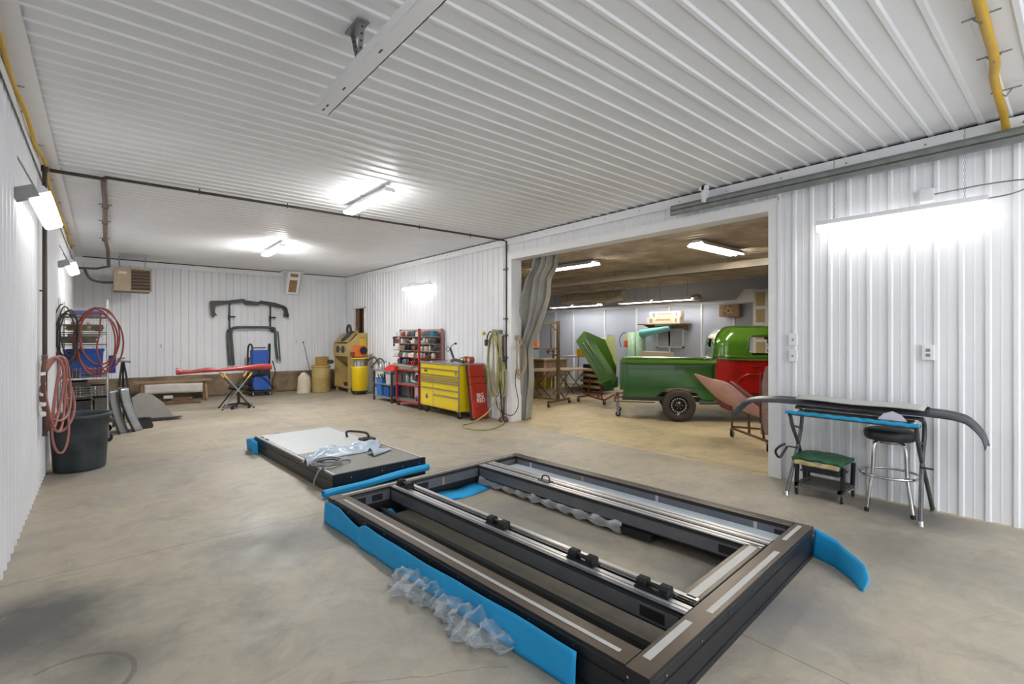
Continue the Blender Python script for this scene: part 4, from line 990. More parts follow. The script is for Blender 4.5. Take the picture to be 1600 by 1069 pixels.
t = thing('fibre_drum','tan lidded drum standing left of the tan blasting cabinet','drum',(4.63,13.7,0))
m = MB(); m.lathe([(0,0),(.235,0),(.24,.02),(.24,.40),(.245,.41),(.24,.42),(.24,.70),(0,.70)],n=36); m.build('drum_body', mat('tan_fibre','#a8935c',.7,var=.12), t)
m = MB(); m.lathe([(.24,.68),(.25,.685),(.25,.725),(.235,.74),(0,.73)],n=36); m.build('drum_lid', mat('tan_fibre_lid','#b08f4c',.6,var=.1), t)
m = MB(); m.box((-.13,-.12,0),(.13,.13,.23)); o = m.build('cardboard_box',[mat('brown_cardboard','#a8864a',.8,var=.1)],None,loc=(4.66,13.7,.741),bevel=.004,rot=(0,0,.4)); tag(o,'small cardboard box on top of the tan drum','box')
m = MB(); m.ball((0,0,0),.09,sc=(1.1,.8,.7)); o = m.build('rag', mat('dark_rag','#3b3a38',.9),None,loc=(4.86,13.62,.83)); tag(o,'dark rag bundled between the drum and the blasting cabinet','rag')
m = MB(); m.cyl((4.34,14.3,1.37),(4.57,14.05,.0),.007,n=6); m.ball((4.34,14.3,1.37),.02); o = m.build('thin_rod', DSTEEL); tag(o,'thin dark rod leaning against the wall behind the white sack','rod')
m = MB()
def sack(a,b_):
    u = a*2*math.pi; R = .17*(1.0-.10*b_)*(1+.04*math.sin(3*u+b_*4)) if b_ < .8 else .17*.92*(1-(b_-.8)*2.6)
    z = .50*b_; 
    if b_ >= .8: z += .06*abs(math.sin(u+.5))
    return (4.19+R*math.cos(u)*1.05, 13.75+R*.8*math.sin(u), z+.001)
m.grid(sack,32,18); m._add([sack(i/32,0) for i in range(32)],[tuple(range(32))]); o = m.build('sack', mat('off_white_sack','#cbbfa8',.85,var=.08,bump=.4)); tag(o,'off-white filled sack on the floor left of the tan drum','sack')

# grey work table
t = thing('grey_work_table','small grey metal table with clutter beside the red cart','table',(5.03,10.26,0))
GT = mat('grey_table_metal','#8d8c89',.45,metal=.3,var=.12); DL = mat('dark_grey_leg','#4a4b4d',.5)
m = MB(); m.box((0,0,.71),(.55,1.0,.745)); m.build('tabletop', GT, t, bevel=.004)
for x,y in ((.02,.02),(.02,.96),(.50,.02),(.50,.96)): m = MB(); m.box((x,y,0),(x+.045,y+.04,.71)); m.build('leg', DL, t)
for z in (.10,.40): m = MB(); m.box((.03,.04,z),(.52,.97,z+.02)); m.build('lower_shelf', GT, t)
BB = mat('medium_blue_plastic','#3370b8',.4,var=.05)
simple_bin('blue_tub','light blue tub under the grey work table, nearer the dust collector','tub',(5.25,11.02,.12),.34,.3,.27,BB)
simple_bin('blue_tub','darker blue tub under the grey work table, nearer the red cart','tub',(5.27,10.66,.12),.34,.3,.27,mat('deep_blue_plastic','#1d4e92',.4))
simple_bin('blue_tub','blue tub full of tools on the middle shelf of the grey table','tub',(5.22,10.98,.42),.3,.34,.12,BB)
simple_bin('white_tub','white tub on the middle shelf of the grey table','tub',(5.22,10.50,.42),.28,.3,.25,TAPE)
m = MB(); rr = random.Random(4)
for k in range(14): 
    a = Vector((5.1+.25*rr.random(),10.84+.28*rr.random(),.5)); m.cyl(a,a+Vector((rr.uniform(-.08,.08),rr.uniform(-.1,.1),.13)),.012,n=6,m=k%3)
o = m.build('loose_tools',[BLACK,mat('tool_tan','#a58f62',.5),DSTEEL]); tag(o,'jumble of small tools sticking out of the blue tub on the grey table','tools',kind='stuff')
m = MB()
m.grid(lambda a,b_:(5.06+.36*a,10.20+.5*b_,.75+.12*(math.sin(math.pi*a)**.4)*(math.sin(math.pi*b_)**.3)*(1+.18*math.sin(a*9+b_*14))+.002),16,24); m._add([(5.06,10.2,.75),(5.42,10.2,.75),(5.42,10.7,.75),(5.06,10.7,.75)],[(0,1,2,3)])
o = m.build('red_bag', mat('red_nylon','#c22722',.5,var=.12)); tag(o,'crumpled bright red bag on the grey work table','bag')
for i,(y,h,r,c_,lb) in enumerate(((11.12,.16,.035,'#d8d8d4','white bottle at the far end of the grey table'),(11.0,.13,.03,'#30518c','blue topped bottle on the grey table'),(10.86,.2,.03,'#e4e2dd','tall white bottle on the grey table beside the red bag'),(10.78,.17,.028,'#b79a66','tan bottle on the grey table touching the red bag'))):
    t = thing('bottle', lb, 'bottle', (5.2+.05*(i%2),y,.745))
    m = MB(); m.lathe([(0,0),(r,0),(r,h*.65),(r*.4,h*.8),(r*.4,h*.88)],n=14); m.build('bottle_body', mat('bottle_'+c_[1:],c_,.35), t); m = MB(); m.cyl((0,0,h*.86),(0,0,h),r*.45,n=10); m.build('cap', BLACK if i%2 else BLUE, t)

# red wheeled cart with the crowded tool rack
REDP = mat('red_painted_steel','#9c1f1e',.4,var=.12)
t = thing('red_tool_cart','red steel wheeled cart with shelves between the grey table and the yellow tool chest','cart',(5.03,8.97,0))
for x,y,h in ((.02,.02,1.70),(.02,1.02,.86),(.42,.02,.86),(.42,1.02,.86)):
    m = MB(); m.box((x-.02,y-.02,.10),(x+.02,y+.02,h)); m.build('post', REDP, t)
for z in (.14,.50,.82):
    m = MB(); m.box((0,0,z-.03),(.44,1.04,z)); m.box((.01,.01,z),(.43,1.03,z+.004),1); m.build('shelf', [REDP, GT], t)
for x,y in ((.03,.03),(.03,1.0),(.40,.03),(.40,1.0)): caster(t,x,y,.042,.022,top=.11)
t = thing('tool_rack','tall red tool rack with crowded shelves standing behind the red cart','rack',(5.30,8.92,0))
m = MB(); m.box((.28,0,.86),(.30,1.94,1.70)); m.build('back_panel', mat('pinkish_grey_pegboard','#a58f8a',.6,var=.2), t)
for y in (0,.95,1.9): m = MB(); m.box((.25,y,.86),(.28,y+.035,1.71)); m.build('upright', mat('faded_red_rack','#a5605a',.5), t)
LEV = (.90,1.06,1.22,1.38,1.54)
for z in LEV: m = MB(); m.box((.08,.03,z-.012),(.25,1.93,z)); m.build('shelf', GT if z > 1.1 else REDP, t)
# the things on the rack
kinds = []
IC = ('#8f4a3c','#b9a58c','#5a3a30','#c8c3b8','#4d5256','#8f4a3c','#2f6f86','#c8c3b8','#a33330','#7b6a58','#d9d6cf','#2b2b2d')
def rack_item(kind, col):
    key = 'item_'+col[1:]; mt = mat(key, col, .5, var=.25, scale=20)
    m = MB()
    if kind == 'spray_can': m.lathe([(0,0),(.026,0),(.026,.09),(.016,.10),(.016,.125),(0,.125)],n=12)
    elif kind == 'carton': m.box((-.05,-.045,0),(.05,.045,.085))
    elif kind == 'jar': m.lathe([(0,0),(.034,0),(.034,.065),(.03,.07),(.03,.085),(0,.085)],n=12)
    elif kind == 'hand_tool': m.box((-.02,-.02,0),(.02,.02,.05)); m.cyl((0,-.07,.03),(0,.08,.045),.011,n=8); m.prism([(-.03,0),(.05,.01),(.05,.04),(-.02,.05)],(0,-.07,.05),(1,0,0),(0,0,1),(0,.03,0))
    else: m.prism([(-.05,0),(.05,0),(.05,.05),(.03,.08),(-.03,.08),(-.05,.05)],(0,-.06,0),(1,0,0),(0,0,1),(0,.12,0))
    return m.build(kind, mt, bevel=.003 if kind in ('carton','tool_case') else 0)
ORD = ['leftmost','second','third','fourth','fifth','sixth','seventh','eighth','ninth','tenth','eleventh','twelfth','thirteenth','fourteenth']
rr = random.Random(11); protos = {}
CN = {'#8f4a3c':'rust red','#b9a58c':'tan','#5a3a30':'dark brown','#c8c3b8':'cream','#4d5256':'slate grey','#2f6f86':'teal','#a33330':'red','#7b6a58':'brown','#d9d6cf':'white','#2b2b2d':'black'}
RN = ('lowest','second lowest','middle','second highest','top')
for li, z in enumerate(LEV):
    y = 10.70; n_ = 0
    while y > 9.02:
        if abs(y-9.82) < .06: y -= .08; continue
        kd = rr.choice(('spray_can','carton','jar','hand_tool','tool_case')); c_ = rr.choice(IC)
        if (kd,c_) not in protos: o = protos[(kd,c_)] = rack_item(kd,c_)
        else: o = protos[(kd,c_)].copy(); COL.objects.link(o)
        s_ = rr.uniform(1.15,1.4) if kd != 'spray_can' else rr.uniform(1.0,1.12); o.scale = (s_,s_,s_); o.location = (5.46+rr.uniform(-.02,.02), y, z); o.rotation_euler = (0,0,rr.uniform(-.2,.2))
        if n_ < 14: tag(o, '%s %s on %s shelf of tall tool rack, %s' % (CN[c_], kd.replace('_',' '), RN[li], ORD[n_] if n_ == 0 else ORD[n_]+' from left'), kd.replace('_',' '), 'goods on the tall tool rack')
        n_ += 1; y -= .124+rr.uniform(0,.008)
# gun and bottle hanging on the rack's left side
m = MB(); m.prism([(0,0),(.12,.02),(.14,.06),(.02,.06)],(5.42,10.92,1.48),(1,0,0),(0,0,1),(0,.05,0)); m.bar((5.45,10.94,1.49),(5.45,10.94,1.30),.03,.03); m.cyl((5.5,10.94,1.52),(5.66,10.94,1.54),.01,n=6); o = m.build('hanging_spray_gun', DSTEEL); tag(o,'grey spray gun hanging on the left side of the tall tool rack','spray gun')
# things on the cart
m = MB(); m.box((5.08,9.1,.826),(5.42,10.05,.87)); m.bar((5.1,9.3,.88),(5.15,10.3,.90),.12,.03); o = m.build('flat_tray', mat('grey_green_tray','#8c9488',.5,var=.1),bevel=.005); tag(o,'grey flat tray on top of the red cart','tray')
for i,(x,y,z,w_,h,c_,lb) in enumerate(((5.2,9.75,.504,.10,.22,'#9aa3a8','grey canister on the middle shelf of the red cart, left'),(5.2,9.55,.504,.09,.24,'#a9aeb0','pale grey canister on the middle shelf of the red cart, centre'),(5.22,9.38,.504,.09,.20,'#3f4140','dark canister on the middle shelf of the red cart'),(5.2,9.3,.144,.1,.12,'#43474a','dark tool on the bottom shelf of the red cart'))):
    m = MB(); m.lathe([(0,0),(w_/2,0),(w_/2,h*.85),(w_/3,h*.9),(w_/3,h),(0,h)],n=16); o = m.build('canister', mat('can_'+c_[1:],c_,.4),loc=(x,y,z)); tag(o,lb,'canister')
m = MB(); m.ball((5.16,9.2,.545),.07,sc=(1,1.5,.55)); m.cyl((5.14,9.3,.55),(5.12,9.42,.58),.018,n=8,m=1); o = m.build('sander', [mat('slate','#5e6468',.5), TAPE]); tag(o,'grey sander with a pale hose end lying on the middle shelf of the red cart','sander')

# yellow tool chest
t = thing('tool_chest','wide yellow rolling tool chest with many drawers against the right wall','tool chest',(5.02,7.47,0))
CW, CD = 1.41, .58
m = MB(); m.box((.012,0,.14),(CD,CW,.995)); m.build('chest_body', YENAM, t, bevel=.006)
m = MB(); m.box((-.01,-.01,.995),(CD+.01,CW+.01,1.03)); m.build('worktop', mat('stainless_top','#c0c0c2',.3,metal=.8), t, bevel=.003)
HND = mat('brushed_drawer_pull','#a69d92',.35,metal=.6)
def drawer(y0,y1,z0,z1,name='drawer',h=True):
    m = MB(); m.box((-.006,y0+.006,z0+.004),(.012,y1-.006,z1-.004)); d = m.build(name, YENAM, t, bevel=.002)
    if h: k = MB(); k.prism([(-.006,0),(-.022,-.004),(-.022,.008),(-.006,.012)],(0,y0+.01,z1-.016),(1,0,0),(0,0,1),(0,y1-y0-.02,0)); k.build('drawer_pull', HND, d)
    return d
SP = .90
drawer(.02,CW-.02,.905,.985,h=False); d2 = drawer(.02,CW-.02,.785,.905)
for z0,z1 in ((.735,.785),(.69,.735),(.645,.69),(.52,.645)): drawer(SP,CW-.02,z0,z1); drawer(.02,SP,z0,z1)
for z0,z1 in ((.40,.52),(.16,.40)): drawer(.02,SP,z0,z1)
dd = drawer(SP,CW-.02,.16,.52,'cabinet_door')
for y in (-.0,CW-.02): m = MB(); m.box((-.008,y,.14),(.014,y+.02,.995)); m.build('corner_strip', HND, t)
m = MB(); m.box((-.008,SP-.008,.16),(.0,SP+.008,.785)); m.build('corner_strip', HND, t)
m = MB(); m.lathe([(0,0),(.05,0),(.05,.003),(0,.004)],(-.006,1.15,.34),(-1,0,0),20); m.lathe([(.012,.004),(.03,.004),(.03,.005),(.012,.005)],(-.006,1.15,.34),(-1,0,0),16,m=1); m.build('round_badge',[mat('badge_purple','#8c7a86',.4),mat('badge_red','#9a2d3c',.4)],dd)
text_obj('Mac', .075, BLACK, d2, (-.0075,1.18,.825), (math.pi/2,0,-math.pi/2), bold=.002)
m = MB(); m.box((-.008,.06,.81),(-.006,.13,.88)); m.build('maker_plate', mat('grey_plate','#7f8350',.4), d2)
for x,y in ((.06,.10),(.06,CW-.12),(CD-.06,.10),(CD-.06,CW-.12)): caster(t,x,y,.055,.04,top=.14)
m = MB(); m.cyl((.18,-.03,.90),(.34,-.03,.90),.014,n=8); m.build('side_handle', TAPE, t)
t = thing('air_tool','dark air tool with coiled leads standing on the yellow tool chest','tool',(5.28,8.0,1.03))
m = MB(); m.tube([(-.02,.1,.03),(.0,.0,.05),(.05,-.12,.03)],.03,8,sub=4); m.tube([(0,.02,.05),(.0,.12,.2),(.0,.16,.27)],.022,8,sub=4); m.build('tool_body', DSTEEL, t)
m = MB(); m.tube([(0,.16,.27),(0,.26,.30),(0,.30,.24),(0,.22,.22),(0,.14,.30),(0,.04,.36),(0,-.02,.37)],.008,6,sub=5); m.ball((0,-.03,.37),.022); m.build('lead', BLACK, t)
m = MB(); m.tube([(0,-.1,.03),(.06,-.16,.10),(.05,-.22,.06),(-.02,-.28,.02)],.01,6,sub=4); m.box((.02,-.22,0),(.1,-.10,.05)); m.build('clamp_head', mat('olive_metal','#6c6a4c',.5,metal=.4), t)
for i,y in enumerate((7.62,7.76)):
    m = MB(); m.cyl((5.34,y,1.092),(5.44,y,1.092),.06,n=20); m.cyl((5.335,y,1.092),(5.445,y,1.092),.03,n=14,m=1)
    o = m.build('tape_roll',[mat('rust_tape','#9a4a3c',.5),mat('card_core','#c7b08a',.7)]); tag(o,'rust red tape roll on the yellow tool chest, %s the red creeper' % ('nearer' if i == 0 else 'farther from'),'tape roll')

# red creeper leaning on the chest
t = thing('mechanic_creeper','red padded mechanic creeper standing on end against the yellow tool chest','creeper',(5.14,7.17,0)); t.rotation_euler = (math.radians(-9),0,math.radians(4))
CR = mat('red_vinyl','#b03020',.4,var=.08)
m = MB(); m.box((-.01,.03,.03),(.0,.07,1.03)); m.build('side_rail', BLACK, t)
m = MB(); m.box((.38,.03,.03),(.39,.07,1.03)); m.build('side_rail', BLACK, t)
for z0,z1,nm in ((.80,1.02,'head_pad'),(.67,.79,'middle_pad'),(.04,.66,'back_pad')):
    m = MB(); m.box((.0,0,z0),(.38,.045,z1)); pd = m.build(nm, CR, t, bevel=.018)
    if nm == 'back_pad':
        text_obj('BIG', .11, mat('white_print','#e8e2da',.5), pd, (.21,-.002,.42), (math.pi/2,0,0), bold=.0025)
        text_obj('RED', .11, mat('white_print',''), pd, (.22,-.002,.33), (math.pi/2,0,0), bold=.0025)
for x,z in ((.03,.05),(.35,.05),(.03,.95),(.35,.95)): m = MB(); m.cyl((x,.06,z),(x,.10,z),.025,n=10); m.build('wheel', RUBBER, t)

# yellow-green air hoses on the wall
YG = mat('yellow_green_hose','#a19d66',.45,var=.08)
def wall_loop(name,label,yc,zt,zb,w_,turns,r,mt,x=5.50,seed=0,tail=None):
    rr = random.Random(seed); pts = []
    n = 24
    for i in range(int(turns*n)):
        u = 2*math.pi*i/n; k = i//n
        pts.append((x+.03*math.sin(i*.11)-.012*(i/n), yc+w_*(1+.15*math.sin(k*2.1+seed))*math.sin(u)+.02*math.sin(k*3), (zt+zb)/2+.03*math.sin(k*1.7)+(zt-zb)/2*(1+.05*math.sin(k+seed))*math.cos(u)))
    m = MB(); m.tube(pts+[tuple(p) for p in smooth_path([Vector(p) for p in ([pts[-1]]+(tail or []))],6)[1:]] if tail else pts, r, 6); o = m.build(name, mt); tag(o,label,'hose'); return o
wall_loop('air_hose','yellow green air hose looped on the wall behind the red creeper',7.02,1.63,.45,.17,4,.013,YG,seed=2,tail=[(5.46,6.98,.8),(5.44,6.92,.45),(5.3,6.93,.2),(5.05,7.02,.03),(4.78,6.97,.014),(4.65,6.76,.014),(4.68,6.48,.014),(4.88,6.35,.014),(5.15,6.46,.014),(5.42,6.66,.014),(5.53,6.85,.06),(5.56,6.95,.3)])
wall_loop('air_hose','yellow green air hose loop hanging lower beside the door jamb',6.83,1.05,.45,.07,3,.011,YG,seed=5,x=5.55)
m = MB(); m.tube([(5.58,7.2,1.62),(5.56,7.08,1.64),(5.55,7.0,1.5),(5.54,6.95,1.0),(5.5,6.85,.6),(5.5,6.8,.2),(5.48,6.72,.02)],.012,6,sub=5); m.tube([(5.56,7.0,1.58),(5.5,6.9,1.3),(5.52,6.98,1.0)],.006,5,sub=5)
o = m.build('power_cord', RUBBER); tag(o,'black cord hanging down the wall inside the yellow green hoses','cord')
m = MB(); m.box((5.58,6.98,1.60),(5.66,7.06,1.66)); m.cyl((5.56,7.03,1.62),(5.45,7.03,1.66),.01,n=8); o = m.build('hose_hook', STEEL); tag(o,'metal wall hook holding the yellow green hoses','hook')
t = thing('hook_plug','yellow and black cord plug hanging left of the yellow green hoses','plug',(5.58,7.36,1.36))
m = MB(); m.box((-.03,-.04,0),(.03,.04,.12)); m.build('plug_body', DSTEEL, t, bevel=.01); m = MB(); m.ball((0,.09,.24),.035); m.build('plug_cap', YEL, t); m = MB(); m.tube([(0,0,.12),(0,-.04,.22),(0,-.1,.27),(0,-.16,.25)],.012,6,sub=4); m.build('plug_lead', BLACK, t)
t = thing('air_regulator','blue air regulator and brass filter on the wall pipe beside the door jamb','regulator',(5.60,6.90,1.0))
m = MB(); m.cyl((-.03,.06,.06),(-.03,.06,.16),.04,n=14); m.build('regulator_knob', BLUE, t); m = MB(); m.cyl((-.03,.06,-.1),(-.03,.06,.05),.03,n=12); m.build('filter_bowl', mat('brass','#a08a5a',.35,metal=.8), t); m = MB(); m.cyl((-.03,.09,.1),(0,-.08,.1),.012,n=8); m.build('elbow', RUST, t)
m = MB(); m.tube([(5.585,6.84,.9),(5.585,6.86,.1)],.018,8); m.lathe([(0,0),(.09,0),(.09,.05),(.04,.09),(0,.09)],(5.56,6.84,.0),n=14); m.tube([(5.60,6.9,1.55),(5.6,6.9,1.0)],.022,8)
o = m.build('rusty_drain_pipe', mat('rusty_pipe','#6d5044',.8,var=.3)); tag(o,'rusty short pipe with a foot at the base of the left door jamb','pipe')
m = MB(); m.tube([(5.52,7.0,.35),(5.5,6.9,.22),(5.55,6.75,.14),(5.60,6.6,.15),(5.63,6.5,.35),(5.66,6.62,.7),(5.70,6.64,.95)],.008,6,sub=6)
o = m.build('cord', mat('black_cord','#2a2a2c',.6)); tag(o,'thin black cord drooping across the foot of the left door jamb','cord')
ROPE = mat('beige_hose','#a79c88',.6,var=.1)
m = MB(); pts = []
for i in range(4*24):
    u = 2*math.pi*i/24; k = i//24; pts.append((5.76+.07*(1+.2*k)*math.sin(u), 6.62-.02*k+.01*math.sin(u*2), 1.15+.02*math.sin(k*2)+(.38-.04*k)*math.cos(u)))
m.tube(pts,.012,6); m.box((5.70,6.64,1.5),(5.80,6.69,1.56)); o = m.build('coiled_hose', ROPE); tag(o,'beige hose coiled on a hook on the inner face of the left door jamb','hose')

# ================================================================ right wall, near side
TR = mat('dull_galvanized','#868a88',.5,metal=.5,var=.12)
m = MB(); m.prism([(0,0),(.03,.01),(.03,.05),(.012,.055),(.03,.065),(.03,.10),(0,.13),(-.03,.11),(-.03,.02)],(5.52,-2.5,3.07),(-1,0,0),(0,0,1),(0,5.91,0))
t = thing('overhead_door_track','long grey metal door track running high along the right wall','door track',(0,0,0)); m.build('track_channel', TR, t)
for y in (2.93,):
    m = MB(); m.box((5.44,y,3.14),(5.56,y+.03,3.33)); m.box((5.44,y-.04,3.28),(5.48,y+.06,3.33)); m.build('track_bracket', TRIM, t)
m = MB(); m.tube([(3.2,.36,3.30),(3.6,.37,3.30),(4.3,.38,3.295),(4.6,.41,3.30),(5.0,.42,3.295),(5.45,.43,3.29),(5.60,.43,3.24),(5.66,.43,3.22)],.026,10,sub=5)
for x in (3.7,4.28,4.95): m.cyl((x,.30,3.315),(x,.46,3.315),.005,n=6,m=1); m.tube([(x,.34,3.32),(x,.38,3.268),(x,.42,3.32)],.006,6,m=1)
o = m.build('gas_line', [YCAB, STEEL]); tag(o,'yellow gas line crossing the ceiling and entering the trim at the right','gas line')

t = thing('door_opener_rail','white steel rail hung from the ceiling by a punched bracket','rail',(1.11,3.28,3.03))
m = MB(); m.box((-.045,-5.2,.0),(.05,0,.008)).box((-.05,-5.2,0),(-.044,0,.05)).box((.044,-5.2,0),(.05,0,.11)); m.build('rail', TRIM, t)
m = MB()
for y in (-.05,-.12,-.4,-.9): m.box((-.01,y-.03,-.001),(.0,y+.01,.0))
m.build('rail_slots', DSTEEL, t)
for dy,dx in ((0,.0),(.14,.0)):
    m = MB(); m.bar((.0,-.62,.05),(.02+dx,-.62+dy,.30),.028,.004,up=(0,1,0)) ; br = m.build('punched_strap', STEEL, t)
    k = MB()
    for q in range(6): p = Vector((.0,-.62,.05)).lerp(Vector((.02,-.62+dy,.30)),(q+.5)/6); k.cyl(p+Vector((0,-.004,0)),p+Vector((0,.004,0)),.006,n=8)
    k.build('holes', BLACK, br)
m = MB(); m.box((-.02,-.65,.295),(.05,-.46,.303)); m.build('ceiling_plate', STEEL, t)
m = MB(); m.cyl((-.01,-.62,.05),(.03,-.62,.05),.02,n=10); m.build('bolt', DSTEEL, t)

# folding work stand along the wall
t = thing('folding_work_stand','folding tubular work stand with blue taped edge carrying a car bumper, against the right wall','stand',(5.08,.88,0))
TUB = mat('worn_grey_tube','#5e5f60',.35,metal=.6,var=.25); BT = mat('blue_tape','#1590bd',.5,var=.15)
LW = 1.02
for y in (0.0,LW):
    s_ = 1 if y else -1
    m = MB(); m.tube([(.02,y,.0),(.16,y-.02*s_,.30),(.26,y-.03*s_,.50),(.33,y-.03*s_,.66),(.34,y-.03*s_,.78),(.26,y-.03*s_,.84),(.2,y-.03*s_,.84)],.017,10,sub=4); l_ = m.build('leg', TUB, t)
    k = MB(); k.cyl((.02,y,0),(.023,y,.04),.027,.021,n=12); k.build('foot_cap', CHROME, l_)
    m = MB(); m.tube([(.52,y,.0),(.40,y-.02*s_,.25),(.24,y-.03*s_,.48),(.10,y-.03*s_,.66),(.05,y-.03*s_,.76),(.02,y-.03*s_,.79)],.017,10,sub=4); l_ = m.build('leg', TUB, t)
    k = MB(); k.cyl((.52,y,0),(.518,y,.04),.025,.02,n=12); k.build('foot_cap', CHROME, l_)
    m = MB(); m.cyl((.08,y-.03*s_,.68),(.31,y-.03*s_,.62),.009,n=8); m.cyl((.15,y-.06,.45),(.15,y+.03,.45),.008,n=8); m.build('brace', DSTEEL, t)
m = MB(); m.tube([(.03,.03,.795),(.02,.25,.80),(.02,LW-.05,.80)],.017,8); fr0 = m.build('front_rail', TUB, t)
m = MB(); m.grid(lambda a,b_:(.02+.026*math.cos(b_*math.pi*1.2-.3)*-1, .0+LW*a, .803+.022*math.sin(b_*math.pi*1.2-.3)+.003*math.sin(a*60)),60,6,thick=.002); m.build('blue_tape', BT, fr0)
m = MB(); m.tube([(.28,.03,.84),(.28,LW-.03,.84)],.015,8); m.build('rear_rail', TUB, t)
m = MB(); m.tube([(.0,LW-.0,.50),(-.04,LW+.04,.47),(-.05,LW+.07,.42),(-.01,LW+.05,.36),(.03,LW+.02,.42),(.05,LW,.47)],.012,6,sub=4); m.build('hanging_strap', BLACK, t)
# bumper cover on top
m = MB()
BP = [(5.22,2.48,.66),(5.22,2.42,.76),(5.24,2.32,.86),(5.30,2.1,.895),(5.36,1.8,.90),(5.40,1.3,.90),(5.38,.85,.90),(5.32,.66,.885),(5.28,.58,.84),(5.26,.52,.76),(5.26,.50,.68)]
BPs = smooth_path([Vector(p) for p in BP],6)
def bc(a,b_):
    i = min(int(a*(len(BPs)-1)),len(BPs)-2); tt = a*(len(BPs)-1)-i; p = BPs[i].lerp(BPs[i+1],tt)
    wd = .24*min(1,.25+math.sin(math.pi*a)*1.6) if a < .5 else .24; hang = max(0,1-abs(a-.5)*2.2)
    u = b_-.5
    return (p.x+u*wd, p.y, p.z+.03-.10*u*u*4*(.3+.3*hang)+.008*math.sin(b_*12))
m.grid(bc,70,14,thick=.008)
bco = m.build('bumper_cover', mat('dark_grey_bumper','#45464c',.4,var=.12)); tag(bco,'long dark grey car bumper cover lying on the folding stand','bumper')
m = MB(); m.grid(lambda a,b_:(5.17+.26*b_+.03*a, .87+.98*a, .93+.025*math.sin(math.pi*b_)+.004*math.sin(a*9)),24,8,thick=.008)
o = m.build('masking_sheet', mat('pale_grey_sheet','#b9bab6',.5,var=.04)); tag(o,'pale grey sheet laid over the bumper cover','sheet')
m = MB(); m.prism([(0,0),(.04,.05),(.10,.075),(.16,.05),(.2,0)],(5.15,1.18,.83),(0,-1,0),(.1,0,1),(.02,0,0)); m.box((5.1,.95,.815),(5.3,1.8,.83),1)
o = m.build('white_label_plate',[mat('lilac_white','#c8c8d6',.5),DSTEEL]); tag(o,'small white rounded plate under the bumper cover on the folding stand','plate')

# bar stool
t = thing('bar_stool','chrome bar stool with a round black seat under the folding stand','stool',(5.36,1.14,0))
m = MB(); m.lathe([(0,.63),(.17,.63),(.185,.645),(.19,.69),(.18,.71),(.15,.722),(0,.725)],n=36); m.build('seat', mat('worn_black_vinyl','#26282b',.5,var=.3,scale=12), t)
m = MB(); m.lathe([(0,.60),(.10,.60),(.12,.63),(0,.63)],n=20); m.build('swivel_plate', CHROME, t)
for k in range(4):
    u = math.pi/4+k*math.pi/2+.2; c_,s_ = math.cos(u),math.sin(u)
    m = MB(); m.tube([(.05*c_,.05*s_,.615),(.12*c_,.12*s_,.612),(.155*c_,.155*s_,.57),(.165*c_,.165*s_,.40),(.175*c_,.175*s_,.30),(.225*c_,.225*s_,.02)],.0145,10,sub=5); l_ = m.build('leg', CHROME, t)
    k_ = MB(); k_.cyl((.228*c_,.228*s_,0),(.222*c_,.222*s_,.035),.018,n=12); k_.build('foot_cap', RUBBER, l_)
m = MB(); m.tube([(.215*math.cos(u),.215*math.sin(u),.325) for u in [2*math.pi*i/40 for i in range(40)]],.012,10,closed=True); m.build('foot_ring', CHROME, t)

# roller seat with torn green top
t = thing('roller_seat','low roller work seat with a torn green cushion under the folding stand','seat',(5.21,1.45,0))
m = MB(); m.grid(lambda a,b_:(-.04+.36*b_,.0+.42*a,.33+.045*(math.sin(math.pi*min(max(b_,.03),.97))**.35)*(math.sin(math.pi*min(max(a,.03),.97))**.35)+.004*math.sin(a*17+b_*9)),24,16,thick=.035)
cu = m.build('cushion', mat('torn_green_vinyl','#2f5f41',.55,var=.35,scale=14,dirt='#1c4a2c'), t)
m = MB(); m.grid(lambda a,b_:(-.05-.006*math.sin(a*20), .02+.38*a, .30+.02*b_*(1.3+abs(math.sin((a-.5)*5)))+.006),24,3,thick=-.006); m.build('torn_foam_edge', mat('yellowed_foam','#b7a878',.9,var=.2), cu)
m = MB(); m.box((-.02,.03,.24),(.26,.36,.25)); m.box((-.03,.04,.25),(-.02,.33,.295)); m.build('drawer_tray', BLACK, t, bevel=.004)
GPL = mat('dusty_grey_plastic','#57544f',.6,var=.15)
m = MB(); m.box((-.03,.02,.095),(.32,.38,.11)); m.box((-.05,0,.09),(-.01,.40,.12)).box((.30,0,.09),(.34,.40,.12)).box((-.05,0,.09),(.34,.04,.12)).box((-.05,.36,.09),(.34,.40,.12)); m.build('tool_tray', GPL, t, bevel=.006)
for x in (0,.30):
    for y in (.0,.385):
        m = MB(); m.bar((x,y+.01,.11),(x+.01,y+.005,.33),.03,.025); m.build('leg', BLACK, t)
for x,y in ((-.02,.01),(.31,.01),(-.02,.39),(.31,.39)): caster(t,x,y,.03,.018,top=.09)

# ================================================================ through the opening
# curtain tied back at the left jamb
m = MB()
CT = [(3.02,6.47,5.93),(2.75,6.56,5.97),(2.58,6.66,6.14),(2.2,6.82,6.17),(1.75,6.84,6.34),(1.53,6.84,6.46),(1.37,6.84,6.56),(1.25,6.84,6.60),(.7,6.84,6.58),(.01,6.84,6.62)]
def cur(a,b_):
    z = 3.02-3.01*b_
    for p0,p1 in zip(CT,CT[1:]):
        if p1[0] <= z <= p0[0]+1e-6: k = (p0[0]-z)/(p0[0]-p1[0]); ya = p0[1]*(1-k)+p1[1]*k; yb_ = p0[2]*(1-k)+p1[2]*k; break
    y = ya+(yb_-ya)*a
    fold = .075*math.sin(a*15+b_*2.5)+.045*math.sin(a*34+b_*5+1)+.02*math.sin(a*61+b_*9)
    return (6.0+fold-.05*math.sin(a*3.1)+.02*math.sin(b_*13+a*5), y, z)
